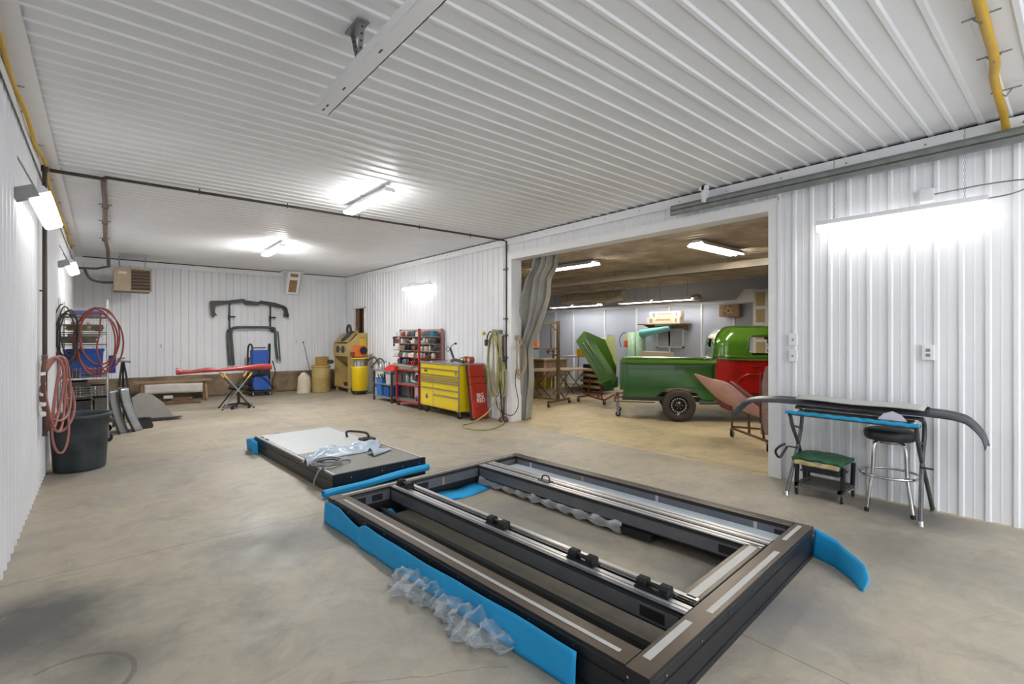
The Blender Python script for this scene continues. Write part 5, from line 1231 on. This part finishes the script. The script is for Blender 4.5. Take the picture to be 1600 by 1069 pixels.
m.grid(cur,60,60,thick=.004); cu_ = m.build('curtain', mat('grey_curtain_fabric','#96948d',.85,var=.18,scale=3)); tag(cu_,'heavy grey curtain gathered at the left side of the wide opening','curtain')
m = MB(); m.cyl((6.0,6.9,3.03),(6.0,5.2,3.03),.014,n=8); o = m.build('curtain_rail', STEEL); tag(o,'metal curtain rail above the gathered grey curtain','rail')

# ---- pickup truck
PG = mat('green_car_paint','#42681c',.18,var=.04,coat=1.0,metal=.15); PGD = mat('deep_green_car_paint','#2a5a22',.2,var=.04,coat=1.0); PR = mat('red_car_paint','#8c100c',.22,var=.05,coat=1.0)
t = thing('pickup_truck','vintage pickup truck, green bed and cab over red lower body, in the far workshop','truck',(7.98,4.78,0),-54.0)
PW = 1.35
arch = [(.62,.40),(.60,1.02),(-.96,1.02),(-.96,.42),(-.42,.42),(-.32,.50),(-.22,.585),(0,.61),(.2,.58),(.32,.50),(.38,.42),(.45,.40)]
for y0,nm in ((0,'bed_side'),(PW,'bed_side')):
    m = MB(); m.prism(arch,(0,y0,0),(1,0,0),(0,0,1),(0,.04 if y0 == 0 else -.04,0)); bs = m.build(nm, PGD, t, bevel=.004)
    if y0 == 0:
        k = MB(); k.tube([(-.90,-.004,.94),(.55,-.004,.94),(.55,-.004,.62),(-.85,-.004,.62),(-.9,-.004,.66)],.006,6,closed=True); k.build('pressed_bead', PGD, bs)
        k = MB(); k.box((-.97,-.012,.42),(-.91,.0,1.02)); k.build('rear_stake', PGD, bs, bevel=.006)
        k = MB(); k.box((-.10,-.003,.9),(-.095,.0,1.0)); k.build('seam', BLACK, bs)
m = MB(); m.prism([(0,0),(-.045,.02),(-.05,.05),(-.01,.085),(.05,.075),(.05,0)],(-1.03,0,1.025),(0,1,0),(0,0,1),(1.66,0,0)); m.prism([(0,0),(.045,.02),(.05,.05),(.01,.085),(-.05,.075),(-.05,0)],(-1.03,PW,1.025),(0,1,0),(0,0,1),(1.66,0,0)); m.build('top_rail', PG, t)
m = MB(); m.box((-1.04,.0,.55),(-.98,PW,1.05)); m.build('tailgate', PGD, t, bevel=.006)
m = MB(); m.box((.56,0,.5),(.62,PW,1.10)); m.build('front_panel', PGD, t)
m = MB(); m.box((-.98,.04,.52),(.58,PW-.04,.55)); m.build('bed_floor', mat('bed_planks','#8b7a56',.6,var=.2), t)
# chassis
m = MB(); m.box((-1.0,.15,.34),(2.6,.25,.43)).box((-1.0,PW-.25,.34),(2.6,PW-.15,.43)); m.build('chassis_rail', DSTEEL, t)
m = MB(); m.cyl((0,.15,.29),(0,PW-.15,.29),.05,n=12); m.cyl((0,.6,.29),(0,.8,.29),.13,n=16); m.build('rear_axle', BLACK, t)
m = MB(); m.cyl((.36,.05,.36),(.85,.05,.37),.045,n=12); m.cyl((.85,.05,.37),(1.1,.08,.37),.02,n=8); m.build('exhaust_pipe', mat('grey_green_steel','#56635c',.4,metal=.4), t)
# wheels
def wheel(y, out):
    m = MB(); prof = [(.17,-.085),(.22,-.095),(.27,-.09),(.29,-.07),(.293,0),(.29,.07),(.27,.09),(.22,.095),(.17,.085)]
    m.lathe(prof,(0,y,.293),(0,out,0),40,cap=False)
    wt = m.build('tire', mat('tire_rubber','#3a342f',.75,var=.15), t)
    k = MB(); k.lathe([(.185,.075),(.18,.09),(.165,.06),(.155,.03),(.09,.02),(.085,.05),(.05,.055),(.045,.07),(.0,.07)],(0,y,.293),(0,out,0),32,cap=False); k.lathe([(.185,-.075),(.185,.075)],(0,y,.293),(0,out,0),32,cap=False); rm_ = k.build('rim', mat('black_rim','#17171a',.3,coat=.5), wt)
    k = MB()
    for i in range(18):
        u = 2*math.pi*i/18; c0 = Vector((.125*math.cos(u),y+out*.030,.293+.125*math.sin(u))); k.cyl(c0,c0+Vector((0,out*.006,0)),.013,n=8)
    for i in range(6):
        u = 2*math.pi*i/6; c0 = Vector((.062*math.cos(u),y+out*.05,.293+.062*math.sin(u))); k.cyl(c0,c0+Vector((0,out*.012,0)),.008,n=6)
    k.build('rim_holes', ALU, wt)
wheel(.02,-1); wheel(PW-.05,1)
# cab shell, lofted with window openings left open
def cab_point(a, z, cx0=.60, cx1=2.35, y0=.0, y1=1.42):
    """rounded rectangle perimeter point at height z"""
    k = max(0, (z-1.38)/.36)
    ins = .30*(1-math.sqrt(max(0,1-k*k))) if k < 1 else .30
    ins += .02*(z-1.12)/.3
    X0, X1, Y0, Y1 = cx0+ins*1.05, cx1-.0-ins*1.6-.28*max(0,(z-1.12)/.6), y0+ins, y1-ins
    r = .24; hx, hy = (X1-X0)/2-r, (Y1-Y0)/2-r
    per = [2*hx, math.pi*r/2, 2*hy, math.pi*r/2]*2; T = sum(per); s_ = a*T; i = 0
    while s_ > per[i]+1e-9: s_ -= per[i]; i += 1
    cx, cy = (X0+X1)/2, (Y0+Y1)/2
    if i == 0: return (cx-hx+s_, Y0, 'L')
    if i == 2: return (X1, cy-hy+s_, 'F')
    if i == 4: return (cx+hx-s_, Y1, 'R')
    if i == 6: return (X0, cy+hy-s_, 'B')
    an = s_/r; c = {1:(cx+hx,cy-hy,-math.pi/2),3:(cx+hx,cy+hy,0),5:(cx-hx,cy+hy,math.pi/2),7:(cx-hx,cy-hy,math.pi)}[i]
    return (c[0]+r*math.cos(c[2]+an), c[1]+r*math.sin(c[2]+an), 'C')
NU, NV = 200, 44; vs = []; zs = [1.12+.62*math.sin(math.pi/2*j/NV) for j in range(NV+1)]
for i in range(NU):
    for j in range(NV+1):
        p = cab_point(i/NU, zs[j]); vs.append((p[0],p[1],zs[j]))
def inwin(x,y,z):
    if z > 1.21 and z < 1.55:
        k = 0 if 1.27 < z < 1.49 else .04
        if 1.18+k < x < 1.86-k-.25*(z-1.21) and (y < .3 or y > 1.1): return True
    if 1.24 < z < 1.53 and x > 1.6 and .22 < y < 1.2: return True
    if 1.34 < z < 1.50 and x < 1.0 and .50 < y < .92: return True
    return False
fs = []
for i in range(NU):
    for j in range(NV):
        i2 = (i+1)%NU; q = [i*(NV+1)+j, i2*(NV+1)+j, i2*(NV+1)+j+1, i*(NV+1)+j+1]
        c = [sum(vs[k][d] for k in q)/4 for d in range(3)]
        if not inwin(*c): fs.append(tuple(q))
m = MB(); m._add(vs,fs,0,True); m._add([vs[i*(NV+1)+NV] for i in range(NU)],[tuple(range(NU))],0,True)
cb = m.build('cab_upper', PG, t); sd_ = cb.modifiers.new('solid','SOLIDIFY'); sd_.thickness = .03; sd_.offset = -1
m = MB(); m.tube([(*cab_point(i/80,1.19)[:2],1.185) for i in range(80)],.014,6,closed=True); m.build('belt_moulding', PG, cb)
m = MB(); m.tube([(1.17,-.0,1.21),(1.86,-.0,1.21),(1.80,.02,1.40),(1.74,.06,1.55),(1.22,.06,1.55),(1.17,.02,1.40)],.012,6,closed=True,sub=4); m.build('window_frame', PG, cb)
m = MB(); m.tube([(1.58,.08,1.2),(1.62,.1,1.35),(1.55,.12,1.56)],.018,6,sub=4); m.build('vent_pillar', PGD, cb)
m = MB(); m.box((.70,.10,.95),(1.0,1.3,1.18)).box((1.9,.1,1.0),(2.2,1.3,1.22)); m.build('interior', mat('dark_interior','#15180f',.7), t)
m = MB(); m.prism([(.66,1.125),(.62,1.0),(.60,.86),(.58,.72),(.62,.60),(.72,.52),(2.35,.50),(2.35,1.125)],(0,.02,0),(1,0,0),(0,0,1),(0,1.38,0)); lb_ = m.build('lower_body', PR, t, bevel=.012)
m = MB(); m.tube([(.98,.012,1.09),(.98,.012,.62),(1.06,.012,.56),(1.92,.012,.56),(1.95,.012,1.09)],.005,6); m.build('door_gap', mat('dark_red_gap','#4a0605',.5), lb_)
m = MB(); m.box((1.24,.0,.99),(1.36,.012,1.005)); m.build('door_handle', CHROME, lb_)
m = MB(); m.tube([(.75,.014,.60),(.9,.01,.66),(1.1,.006,.85),(1.3,.006,.88),(1.7,.01,.85),(1.9,.012,.66)],.01,6,sub=4); m.build('fender_line', PR, lb_)
m = MB(); m.box((.62,.1,.36),(2.3,1.3,.5)); m.build('under_body', BLACK, t)
# rails behind the truck
t2 = thing('body_dolly','rusty steel body dolly sticking out behind the pickup bed','dolly',(7.98,4.78,0),-54.0)
m = MB(); m.box((-1.15,.30,.36),(-.4,.33,.39)).box((-1.15,.30,.28),(-.4,.33,.30)); m.build('rail', mat('pinkish_rust_steel','#8b6e59',.6,metal=.4,var=.2), t2)
m = MB(); m.box((-1.15,.95,.36),(-.4,.98,.39)).box((-1.16,.30,.28),(-1.13,.98,.39)); m.build('rail', mat('pinkish_rust_steel',''), t2)
for y in (.32,.96): caster(t2,-1.1,y,.05,.03,top=.28)

# ---- pink primed fender on a wheeled stand
t = thing('panel_stand','rusty wheeled panel stand just behind the right door jamb','stand',(7.15,3.35,0))
RS = mat('rust_brown_steel','#6b4a38',.6,metal=.3,var=.25)
m = MB(); m.cyl((.22,.17,.10),(.10,.10,.42),.016,n=8); m.build('upright', RS, t)
m = MB(); m.bar((.22,.17,.14),(-.36,-.60,.14),.03,.03); m.build('base_rail', RS, t)
m = MB(); m.bar((.22,.17,.16),(.5,-.55,.16),.025,.025); m.build('base_rail', RS, t)
m = MB(); m.cyl((-.02,-.2,.14),(-.05,-.2,.5),.02,n=8); m.build('upright', RS, t)
m = MB(); m.cyl((-.30,-.52,.14),(-.26,-.46,.5),.016,n=8); m.build('upright', RS, t)
m = MB(); m.bar((.10,.10,.42),(-.26,-.46,.48),.025,.025); m.build('top_rail', RS, t)
for x,y in ((.22,.17),(-.36,-.60),(.5,-.55)): caster(t,x,y,.05,.03,top=.125)
PNK = mat('pink_primer','#b98f80',.5,var=.12,scale=4,dirt='#a3786c'); PRD = mat('dark_red_primer','#6e2019',.5,var=.2)
t = thing('car_fender','pink primed car fender with a dark red inner edge tilted on the wheeled stand','car panel',(0,0,0))
A_ = [Vector(p) for p in ((7.12,3.98,.96),(7.05,3.70,.91),(6.98,3.38,.86),(6.93,3.05,.66),(6.88,2.78,.50))]
B_ = [Vector(p) for p in ((7.12,3.96,.93),(7.18,3.75,.70),(7.14,3.55,.58),(7.02,3.22,.50),(6.88,2.74,.40))]
As, Bs = smooth_path(A_,6), smooth_path(B_,6)
def fe(a,b_):
    i = min(int(a*(len(As)-1)),len(As)-2); k = a*(len(As)-1)-i
    p = As[i].lerp(As[i+1],k).lerp(Bs[i].lerp(Bs[i+1],k),b_)
    return (p.x-.07*math.sin(math.pi*b_)*math.sin(math.pi*a)-.0, p.y, p.z)
m = MB(); m.grid(fe,40,12,thick=.02); fo_ = m.build('fender_skin', PNK, t)
m = MB(); m.tube([(7.0,3.36,.87),(6.97,3.2,.78),(6.93,3.0,.66),(6.9,2.8,.54)],[.03,.035,.04,.04],8,sub=4); m.bar((7.0,3.30,.82),(6.94,2.98,.62),.12,.015,up=(1,0,.4)); m.build('inner_flange', PRD, t)
m = MB(); m.prism([(0,0),(.2,.02),(.26,-.2),(.12,-.16)],(7.2,3.72,.62),(0,-1,0),(0,0,1),(.10,0,0)); m.build('fender_bracket', PRD, t)
t = thing('door_skin_panel','narrow red and grey primed panel standing upright beside the right door jamb','car panel',(6.86,2.80,.16))
m = MB(); m.prism([(0,0),(.02,.7),(.06,.92),(.14,.95),(.5,.95),(.5,-.0)],(0,.08,.05),(.05,-1,0),(0,0,1),(.03,0,0)); m.build('panel_skin', mat('grey_pink_primer','#9c8a82',.5,var=.15), t)
m = MB(); m.box((-.012,.07,.2),(.0,.09,.9)); m.build('panel_edge', PRD, t)

# ---- green hood on a low cart
t = thing('panel_cart','rust red low cart carrying the folded green hood panels','cart',(9.0,7.45,0))
OX = mat('oxide_red_steel','#7a3b2a',.6,metal=.2,var=.2)
for a,b_ in (((-.45,.28,.11),(.47,.43,.11)),((.0,.36,.11),(-.40,-.45,.11)),((-.40,-.45,.11),(1.0,.25,.11))):
    m = MB(); m.bar(a,b_,.035,.035); m.build('base_bar', OX, t)
m = MB(); m.cyl((0,.36,.11),(-.35,.0,.62),.022,n=8); m.build('upright', OX, t)
m = MB(); m.cyl((-.4,-.40,.11),(-.62,-.50,.60),.02,n=8); m.build('upright', OX, t)
for x,y in ((-.45,.28),(.47,.43),(-.40,-.45),(1.0,.25)): caster(t,x,y,.045,.028,top=.10)
t = thing('green_hood_panels','glossy green folded hood panels standing in a V on the low cart','car panel',(8.05,6.75,0))
u_, f_ = Vector((.764,-.645,0)), Vector((.645,.764,0))
S_ = 10.35/759.0
def hp(px,py,dd=0): return u_*((px-935)*S_) + f_*dd + Vector((0,0,1.55+(525-py)*S_))
def slab(name,pts,d0,dd,mt,bev=.01):
    m = MB(); A = [hp(*p) + f_*(d0 if not callable(d0) else d0(p)) for p in pts]; B = [p+f_*dd for p in A]; n = len(A)
    m._add(A+B,[tuple(range(n)),tuple(range(n,2*n))[::-1]]+[(i,n+i,n+(i+1)%n,(i+1)%n) for i in range(n)]); return m.build(name,mt,t,bevel=bev)
w0 = slab('hood_side',[(903,533),(915,517),(925,524),(965,590),(958,600),(940,600),(934,588)],lambda p:(p[0]-903)*-.003,.05,PG)
slab('hood_top',[(917,518),(948,531),(968,572),(967,592),(962,592)],lambda p:-.15+(p[0]-917)*.005,.06,PG)
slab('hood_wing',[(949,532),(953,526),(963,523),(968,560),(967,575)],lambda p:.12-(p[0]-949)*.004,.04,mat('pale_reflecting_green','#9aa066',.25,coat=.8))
slab('hood_nose',[(938,598),(966,588),(966,604),(950,607)],-.16,.20,PGD)
m = MB(); m.tube([hp(917,532)+f_*-.08,hp(946,578)+f_*-.16],.022,8); m.tube([hp(913,536)+f_*-.06,hp(942,584)+f_*-.14],.015,8); m.build('raised_bead', PG, w0)

# ---- rack on castors behind the curtain
GBR = mat('grimy_bronze_steel','#6a5a40',.55,metal=.4,var=.25)
t = thing('parts_hanging_rack','tall brown steel hanging rack on castors behind the grey curtain','rack',(7.80,7.65,0))
m = MB(); m.bar((0,0,.12),(0,0,1.88),.06,.06,up=(1,0,0)); m.build('upright', GBR, t)
m = MB(); m.bar((-.42,-.12,.11),(.43,.07,.11),.05,.05); m.build('base_bar', GBR, t)
m = MB(); m.bar((0,0,.13),(-.5,1.4,.13),.04,.04); m.build('base_bar', GBR, t)
for z in (1.84,1.26):
    m = MB(); m.bar((0,0,z),(-.42,.5,z),.035,.035); m.bar((0,.0,z-.2),(-.14,.17,z),.025,.025); m.build('arm', GBR, t)
m = MB(); m.bar((-.10,.12,1.26),(-.10,.12,1.84),.03,.03,up=(1,0,0)); m.build('brace', GBR, t)
m = MB(); m.bar((-.2,-.05,.13),(0,0,.35),.025,.025); m.bar((.25,.04,.13),(0,0,.35),.025,.025); m.build('brace', GBR, t)
for x,y in ((-.42,-.12),(.43,.07),(-.48,1.35)): caster(t,x,y,.04,.025,top=.10)
t = thing('respirator','small orange and tan respirator box hanging on the middle arm of the brown rack','respirator',(7.45,8.05,1.28))
m = MB(); m.box((-.1,-.06,0),(.1,.06,.16)); m.build('box_body', mat('tan_cloth','#b5946a',.7), t, bevel=.02); m = MB(); m.box((-.05,-.075,.04),(.04,-.06,.17)); m.build('front_flap', mat('orange_red','#b8431f',.5), t)

# ---- folding trestles with brown tops
BTOP = mat('brown_bench_top','#a18768',.6,var=.2)
def trestle(label, c, w_, d_, rz, h=.70):
    t = thing('trestle_table', label, 'table', c, rz)
    m = MB(); m.box((-w_/2,-d_/2,h-.03),(w_/2,d_/2,h)); m.build('tabletop', BTOP, t, bevel=.01)
    for s_ in (-1,1):
        for a,b_ in ((-1,1),(1,-1)):
            m = MB(); m.cyl((a*w_*.36,s_*d_*.38,0),(b_*w_*.30,s_*d_*.38,h-.03),.012,n=6); m.build('leg', DSTEEL, t)
    return t
trestle('folding table with a rounded brown top behind the brown hanging rack, left one',(8.35,9.05,0),.95,.8,-20)
trestle('folding table with a rounded brown top left of the green hood panels, right one',(9.35,8.75,0),.9,.8,-15)
trestle('folding table with scraps against the end wall behind the brown rack',(8.6,11.6,0),1.6,.8,0)
for i,(x,y,c_,lb) in enumerate(((8.2,11.4,'#4a4034','dark wood scraps heaped on the far folding table'),(8.9,11.5,'#a88f6a','tan wood scraps heaped on the far folding table'))):
    m = MB(); rr = random.Random(i+40)
    for k in range(6): z = .70+.02*k; m.box((x-.25*rr.random()-.08,y-.15,z),(x+.25*rr.random()+.08,y+.15,z+.02))
    o = m.build('wood_scraps', mat('scrap_'+c_[1:],c_,.8)); tag(o,lb,'scraps')
simple_bin('yellow_bucket','yellow plastic bin on the floor behind the right folding table','bin',(10.0,10.6,0),.6,.55,.62,mat('yellow_bin_plastic','#c9b21e',.45))
simple_bin('white_bucket','white bucket on the floor left of the yellow bin','bucket',(9.5,10.9,0),.3,.3,.4,TAPE)
t = thing('steel_shelf_unit','grey steel shelf unit beyond the green hood panels','shelf unit',(10.9,9.3,0))
for z in (.12,.55,.93): m = MB(); m.box((-.4,-.4,z),(.4,.9,z+.03)); m.build('shelf', ALU, t)
for x,y in ((-.4,-.4),(.37,-.4),(-.4,.87),(.37,.87)): m = MB(); m.box((x,y,0),(x+.03,y+.03,.96)); m.build('post', ALU, t)
m = MB(); m.box((-.15,-.15,0),(.15,.15,.2)); o = m.build('yellow_case', YEL,loc=(10.75,9.5,.965),bevel=.01); tag(o,'yellow case on top of the grey steel shelf unit','case')
t = thing('bolt_bin_cart','dark wheeled bin cart with tan trays behind the green hood panels','cart',(10.3,8.55,0))
m = MB(); m.box((-.25,-.3,.08),(.25,.35,.78)); m.build('cart_body', BLACK, t)
for z in (.15,.30,.45,.60):
    for y in (-.26,-.02,.20): m = MB(); m.box((-.30,y,z),(-.25,y+.2,z+.07)); m.build('tray', mat('tan_tray','#a88e6c',.6), t)
for y in (-.25,.3): caster(t,-.2,y,.035,.02,top=.08)
t = thing('gauge_cluster','dark valve manifold standing on the bench behind the hanging rack','manifold',(9.9,9.9,.9))
# bench that carries it
b_t = thing('wood_bench','brown wooden bench with boxes behind the folding tables','bench',(9.7,10.0,0))
m = MB(); m.box((-.35,-.3,.86),(.6,.3,.90)); m.build('bench_top', BTOP, b_t); m = MB(); m.box((-.3,-.25,.4),(.5,.25,.86)); m.build('bench_body', mat('bench_brown','#7d6650',.7,var=.25), b_t)
for x,y in ((-.32,-.27),(.54,-.27),(-.32,.24),(.54,.24)): m = MB(); m.box((x,y,0),(x+.05,y+.05,.86)); m.build('leg', BTOP, b_t)
m = MB(); m.cyl((0,0,0),(0,0,.14),.03,n=8)
for a in (-.15,0,.15): m.ball((a*.76,-a*.64,.20+.03*abs(a)),.055)
m.build('valve_body', mat('purple_grey','#4c4350',.5), t)
m = MB(); m.tube([(-.12,.1,.16),(0,0,.1),(.12,-.1,.16)],.012,6,sub=4); m.build('valve_arm', DSTEEL, t)

# ---- things on the pale blue wall
FX = BX-.03
def frame(label, y0,y1,z0,z1):
    t = thing('white_wall_frame', label, 'wall frame', (FX,y0,z0))
    for a,b_ in (((0,0),(y1-y0,.05)),((0,z1-z0-.05),(y1-y0,z1-z0)),((0,0),(.05,z1-z0)),((y1-y0-.05,0),(y1-y0,z1-z0))):
        m = MB(); m.box((-.02,a[0],a[1]),(.02,b_[0],b_[1])); m.build('frame_bar', TRIM, t)
    m = MB(); m.box((.0,.04,.04),(.01,y1-y0-.04,z1-z0-.04)); m.build('pane', PANEL, t)
frame('white rectangular frame on the pale blue wall under the shelf of boxes',7.45,8.35,1.2,1.78)
frame('white rectangular frame on the pale blue wall behind the green hood panels',10.1,11.0,.95,1.50)
t = thing('wall_shelf','thin wooden wall shelf holding long cartons on the pale blue wall','shelf',(12.45,7.2,1.90))
m = MB(); m.box((-.36,0,-.03),(.25,1.4,0)); m.build('shelf_board', mat('pale_wood_board',''), t)
for y in (.1,1.2): m = MB(); m.prism([(.25,-.2),(.25,-.03),(-.3,-.03)],(0,y,0),(1,0,0),(0,0,1),(0,.03,0)); m.build('shelf_bracket', mat('pale_wood_board',''), t)
CART = mat('printed_cream_carton','#d5c7ad',.7,var=.05); PRN = mat('print_blue','#4a6685',.6); PRT = mat('print_tan','#a89272',.6)
def carton(label, c, L_, h=.17, d_=.2):
    t = thing('long_carton', label, 'carton', c)
    m = MB(); m.box((0,0,0),(d_,L_,h)); m.build('carton_body', CART, t)
    for y in (L_-.12,L_-.17,.10): m = MB(); m.box((-.002,y,.03),(0,y+.03,h-.03)); m.build('printed_stripe', PRN, t)
    m = MB(); m.prism([(-.25,0),(.25,0),(.22,.04),(-.22,.04)],(-.002,L_*.5,h*.5),(0,1,0),(0,0,1),(.002,0,0)); m.build('printed_picture', PRT, t)
carton('long cream printed carton on the wall shelf, lower of the two',(12.15,7.25,1.90),1.05)
carton('long cream printed carton on the wall shelf, upper of the two',(12.15,7.22,2.07),.98)
t_ = carton
def upright_roll(label, x, y, r, h, mt, z=0):
    m = MB(); m.lathe([(0,0),(r,0),(r,h),(r*.5,h),(r*.5,h-.01),(0,h-.01)],n=20); o = m.build('film_roll', mt, loc=(x,y,z)); tag(o,label,'roll'); return o
GF = mat('pale_green_film','#a9c8a8',.5,var=.12,scale=10); TF = mat('teal_film','#6fb5b0',.4,var=.1)
upright_roll('pale green film roll standing behind the pickup bed, right of the pair',12.3,8.62,.14,1.68,GF)
upright_roll('pale green film roll standing behind the pickup bed, left of the pair',12.3,8.92,.13,1.66,GF)
upright_roll('slim teal film roll standing beside the green hood panels',12.2,9.75,.08,1.60,TF)
m = MB(); m.tube([(12.16,8.5,1.62),(12.16,8.0,1.70),(12.16,7.55,1.78)],[.13,.10,.07],16); o = m.build('film_roll', TF); tag(o,'teal film roll slung under the wall shelf on the pale blue wall','roll')
m = MB(); m.box((12.27,7.3,1.88),(12.33,7.5,1.9)); 
t = thing('fire_extinguisher','small red and cream fire extinguisher on the pale blue wall beside the green rolls','fire extinguisher',(12.55,9.33,1.2))
m = MB(); m.lathe([(0,0),(.07,0),(.075,.03),(.075,.2)],n=18); m.build('cylinder_base', ORG, t); m = MB(); m.lathe([(.075,.2),(.075,.3),(.05,.37),(.03,.42),(0,.43)],n=18); m.build('cylinder_top', CART, t); m = MB(); m.tube([(0,0,.42),(0,.08,.46),(0,.2,.35),(0,.26,.2),(0,.2,.0)],.012,6,sub=5); m.box((.08,-.03,.1),(.17,.03,.3)); m.build('hose', BLACK, t)
t = thing('wall_fan','square brown box fan mounted high on the pale blue wall','fan',(12.45,5.75,2.05))
m = MB(); m.box((0,0,0),(.2,.55,.32)); m.build('fan_housing', mat('tan_fan_case','#9a7d5c',.6,var=.15), t, bevel=.03)
for k in range(5):
    u = 2*math.pi*k/5; c0 = Vector((-.01,.27,.16)); d_ = Vector((0,math.cos(u),math.sin(u)))
    m = MB(); m.bar(c0+d_*.03,c0+d_*.135,.06,.006,up=(1,.3,.3)); m.build('blade', mat('pale_blade','#c2ab8a',.5), t)
m = MB(); m.cyl((-.03,.27,.16),(.0,.27,.16),.03,n=12); m.build('hub', RUST, t)
for r_ in (.14,.10): m = MB(); m.tube([(-.035,.27+r_*math.cos(u),.16+r_*math.sin(u)) for u in [2*math.pi*i/24 for i in range(24)]],.004,5,closed=True); m.build('guard_ring', RUST, t)
t = thing('filter_wall','white framed wall of square tan filters behind the truck cab','filter bank',(12.2,4.0,0))
m = MB(); m.box((0,0,0),(.1,1.3,2.68)); m.build('filter_frame', TRIM, t)
for iy in range(4):
    for iz in range(6):
        y = 1.02-.30*iy; z = 2.28-.40*iz; m = MB(); m.box((-.02,y,z),(0,y+.2,z+.32)); m.box((-.025,y+.0,z+.15),(-.02,y+.2,z+.17)); m.build('filter_pad', mat('tan_filter','#c2ac84',.8,var=.1,bump=.4), t)
m = MB(); m.prism([(0,0),(.5,.02),(.5,.32),(.25,.32)],(12.15,5.75,2.38),(0,-1,0),(0,0,1),(.3,0,0)); m.build('duct_hood', TRIM); hood_ = bpy.data.objects['duct_hood']; tag(hood_,'white sloped duct hood beside the tan filter wall','duct')
t = thing('hanging_ceiling_rail','long pale steel rail hung from the brown ceiling across the far workshop','rail',(9.0,0,2.80))
m = MB(); m.box((-.05,-.5,0),(.05,12.5,.13)); m.box((-.07,-.5,0),(.07,12.5,.012)); m.build('rail_beam', mat('cream_steel_beam','#c3b8a8',.5,var=.06), t)
for y in (4.4,5.6,7.0,8.4,9.8,11.2): m = MB(); m.cyl((0,y,.13),(.0,y,.26),.006,n=6); m.tube([(-.03,y,.13),(0,y,.18),(.03,y,.13)],.004,5); m.build('hanger', STEEL, t)
m = MB()
def dr(a,b_):
    u = b_*2*math.pi; r = .16+.02*math.sin(a*11)+.012*math.sin(u*5+a*17)
    return (11.6+r*math.cos(u), 11.1-2.4*a, 2.74+r*math.sin(u)*1.0+.02*math.sin(a*7))
m.grid(dr,40,24); m._add([dr(0,j/24) for j in range(24)],[tuple(range(24))]); m._add([dr(1,j/24) for j in range(24)],[tuple(range(24))]); [m.cyl((11.6,y_,2.85),(11.6,y_,3.045),.008,n=6) for y_ in (10.8,10.0,9.1)]; du = m.build('rolled_duct', mat('dusty_plastic_duct','#c2b9a6',.6,var=.15,bump=.3)); tag(du,'dusty rolled flexible duct hung under the brown ceiling above the light row','duct')
for y in (9.4,9.0,8.6): 
    m = MB(); m.cyl((12.0,y,2.6),(12.0,y,3.05),.006,n=6); o = m.build('hanging_wire', STEEL); tag(o,'thin wire hanging beside the dusty rolled duct, %s' % {9.4:'leftmost of three',9.0:'middle of three',8.6:'rightmost of three'}[y],'wire')
m = MB(); rr = random.Random(9)
m.grid(lambda a,b_:((11.9+(.09+.03*math.sin(b_*40+a*13))*math.sin(math.pi*a)*math.cos(2*math.pi*b_)), 6.62+(.13+.03*math.sin(a*31+b_*20))*math.sin(math.pi*a)*math.sin(2*math.pi*b_), 2.56+.10*math.cos(math.pi*a)),12,20); o = m.build('foil_bundle', mat('crumpled_foil','#c9c9c9',.2,metal=1.0,bump=.5)); tag(o,'crumpled shiny foil at the right end of the light row','foil')
m = MB(); m.box((11.9,7.45,.95),(12.2,8.30,1.1)); m.box((11.88,8.4,.80),(12.4,7.3,.95),1); o = m.build('carton_stack', [CART, mat('pale_wood_board','')]); tag(o,'cream carton on a low board behind the pickup bed','carton')
m = MB(); m.box((11.85,7.3,.0),(12.45,8.42,.80)); o = m.build('low_cabinet', PANEL); tag(o,'low pale cabinet against the far wall behind the pickup bed','cabinet')
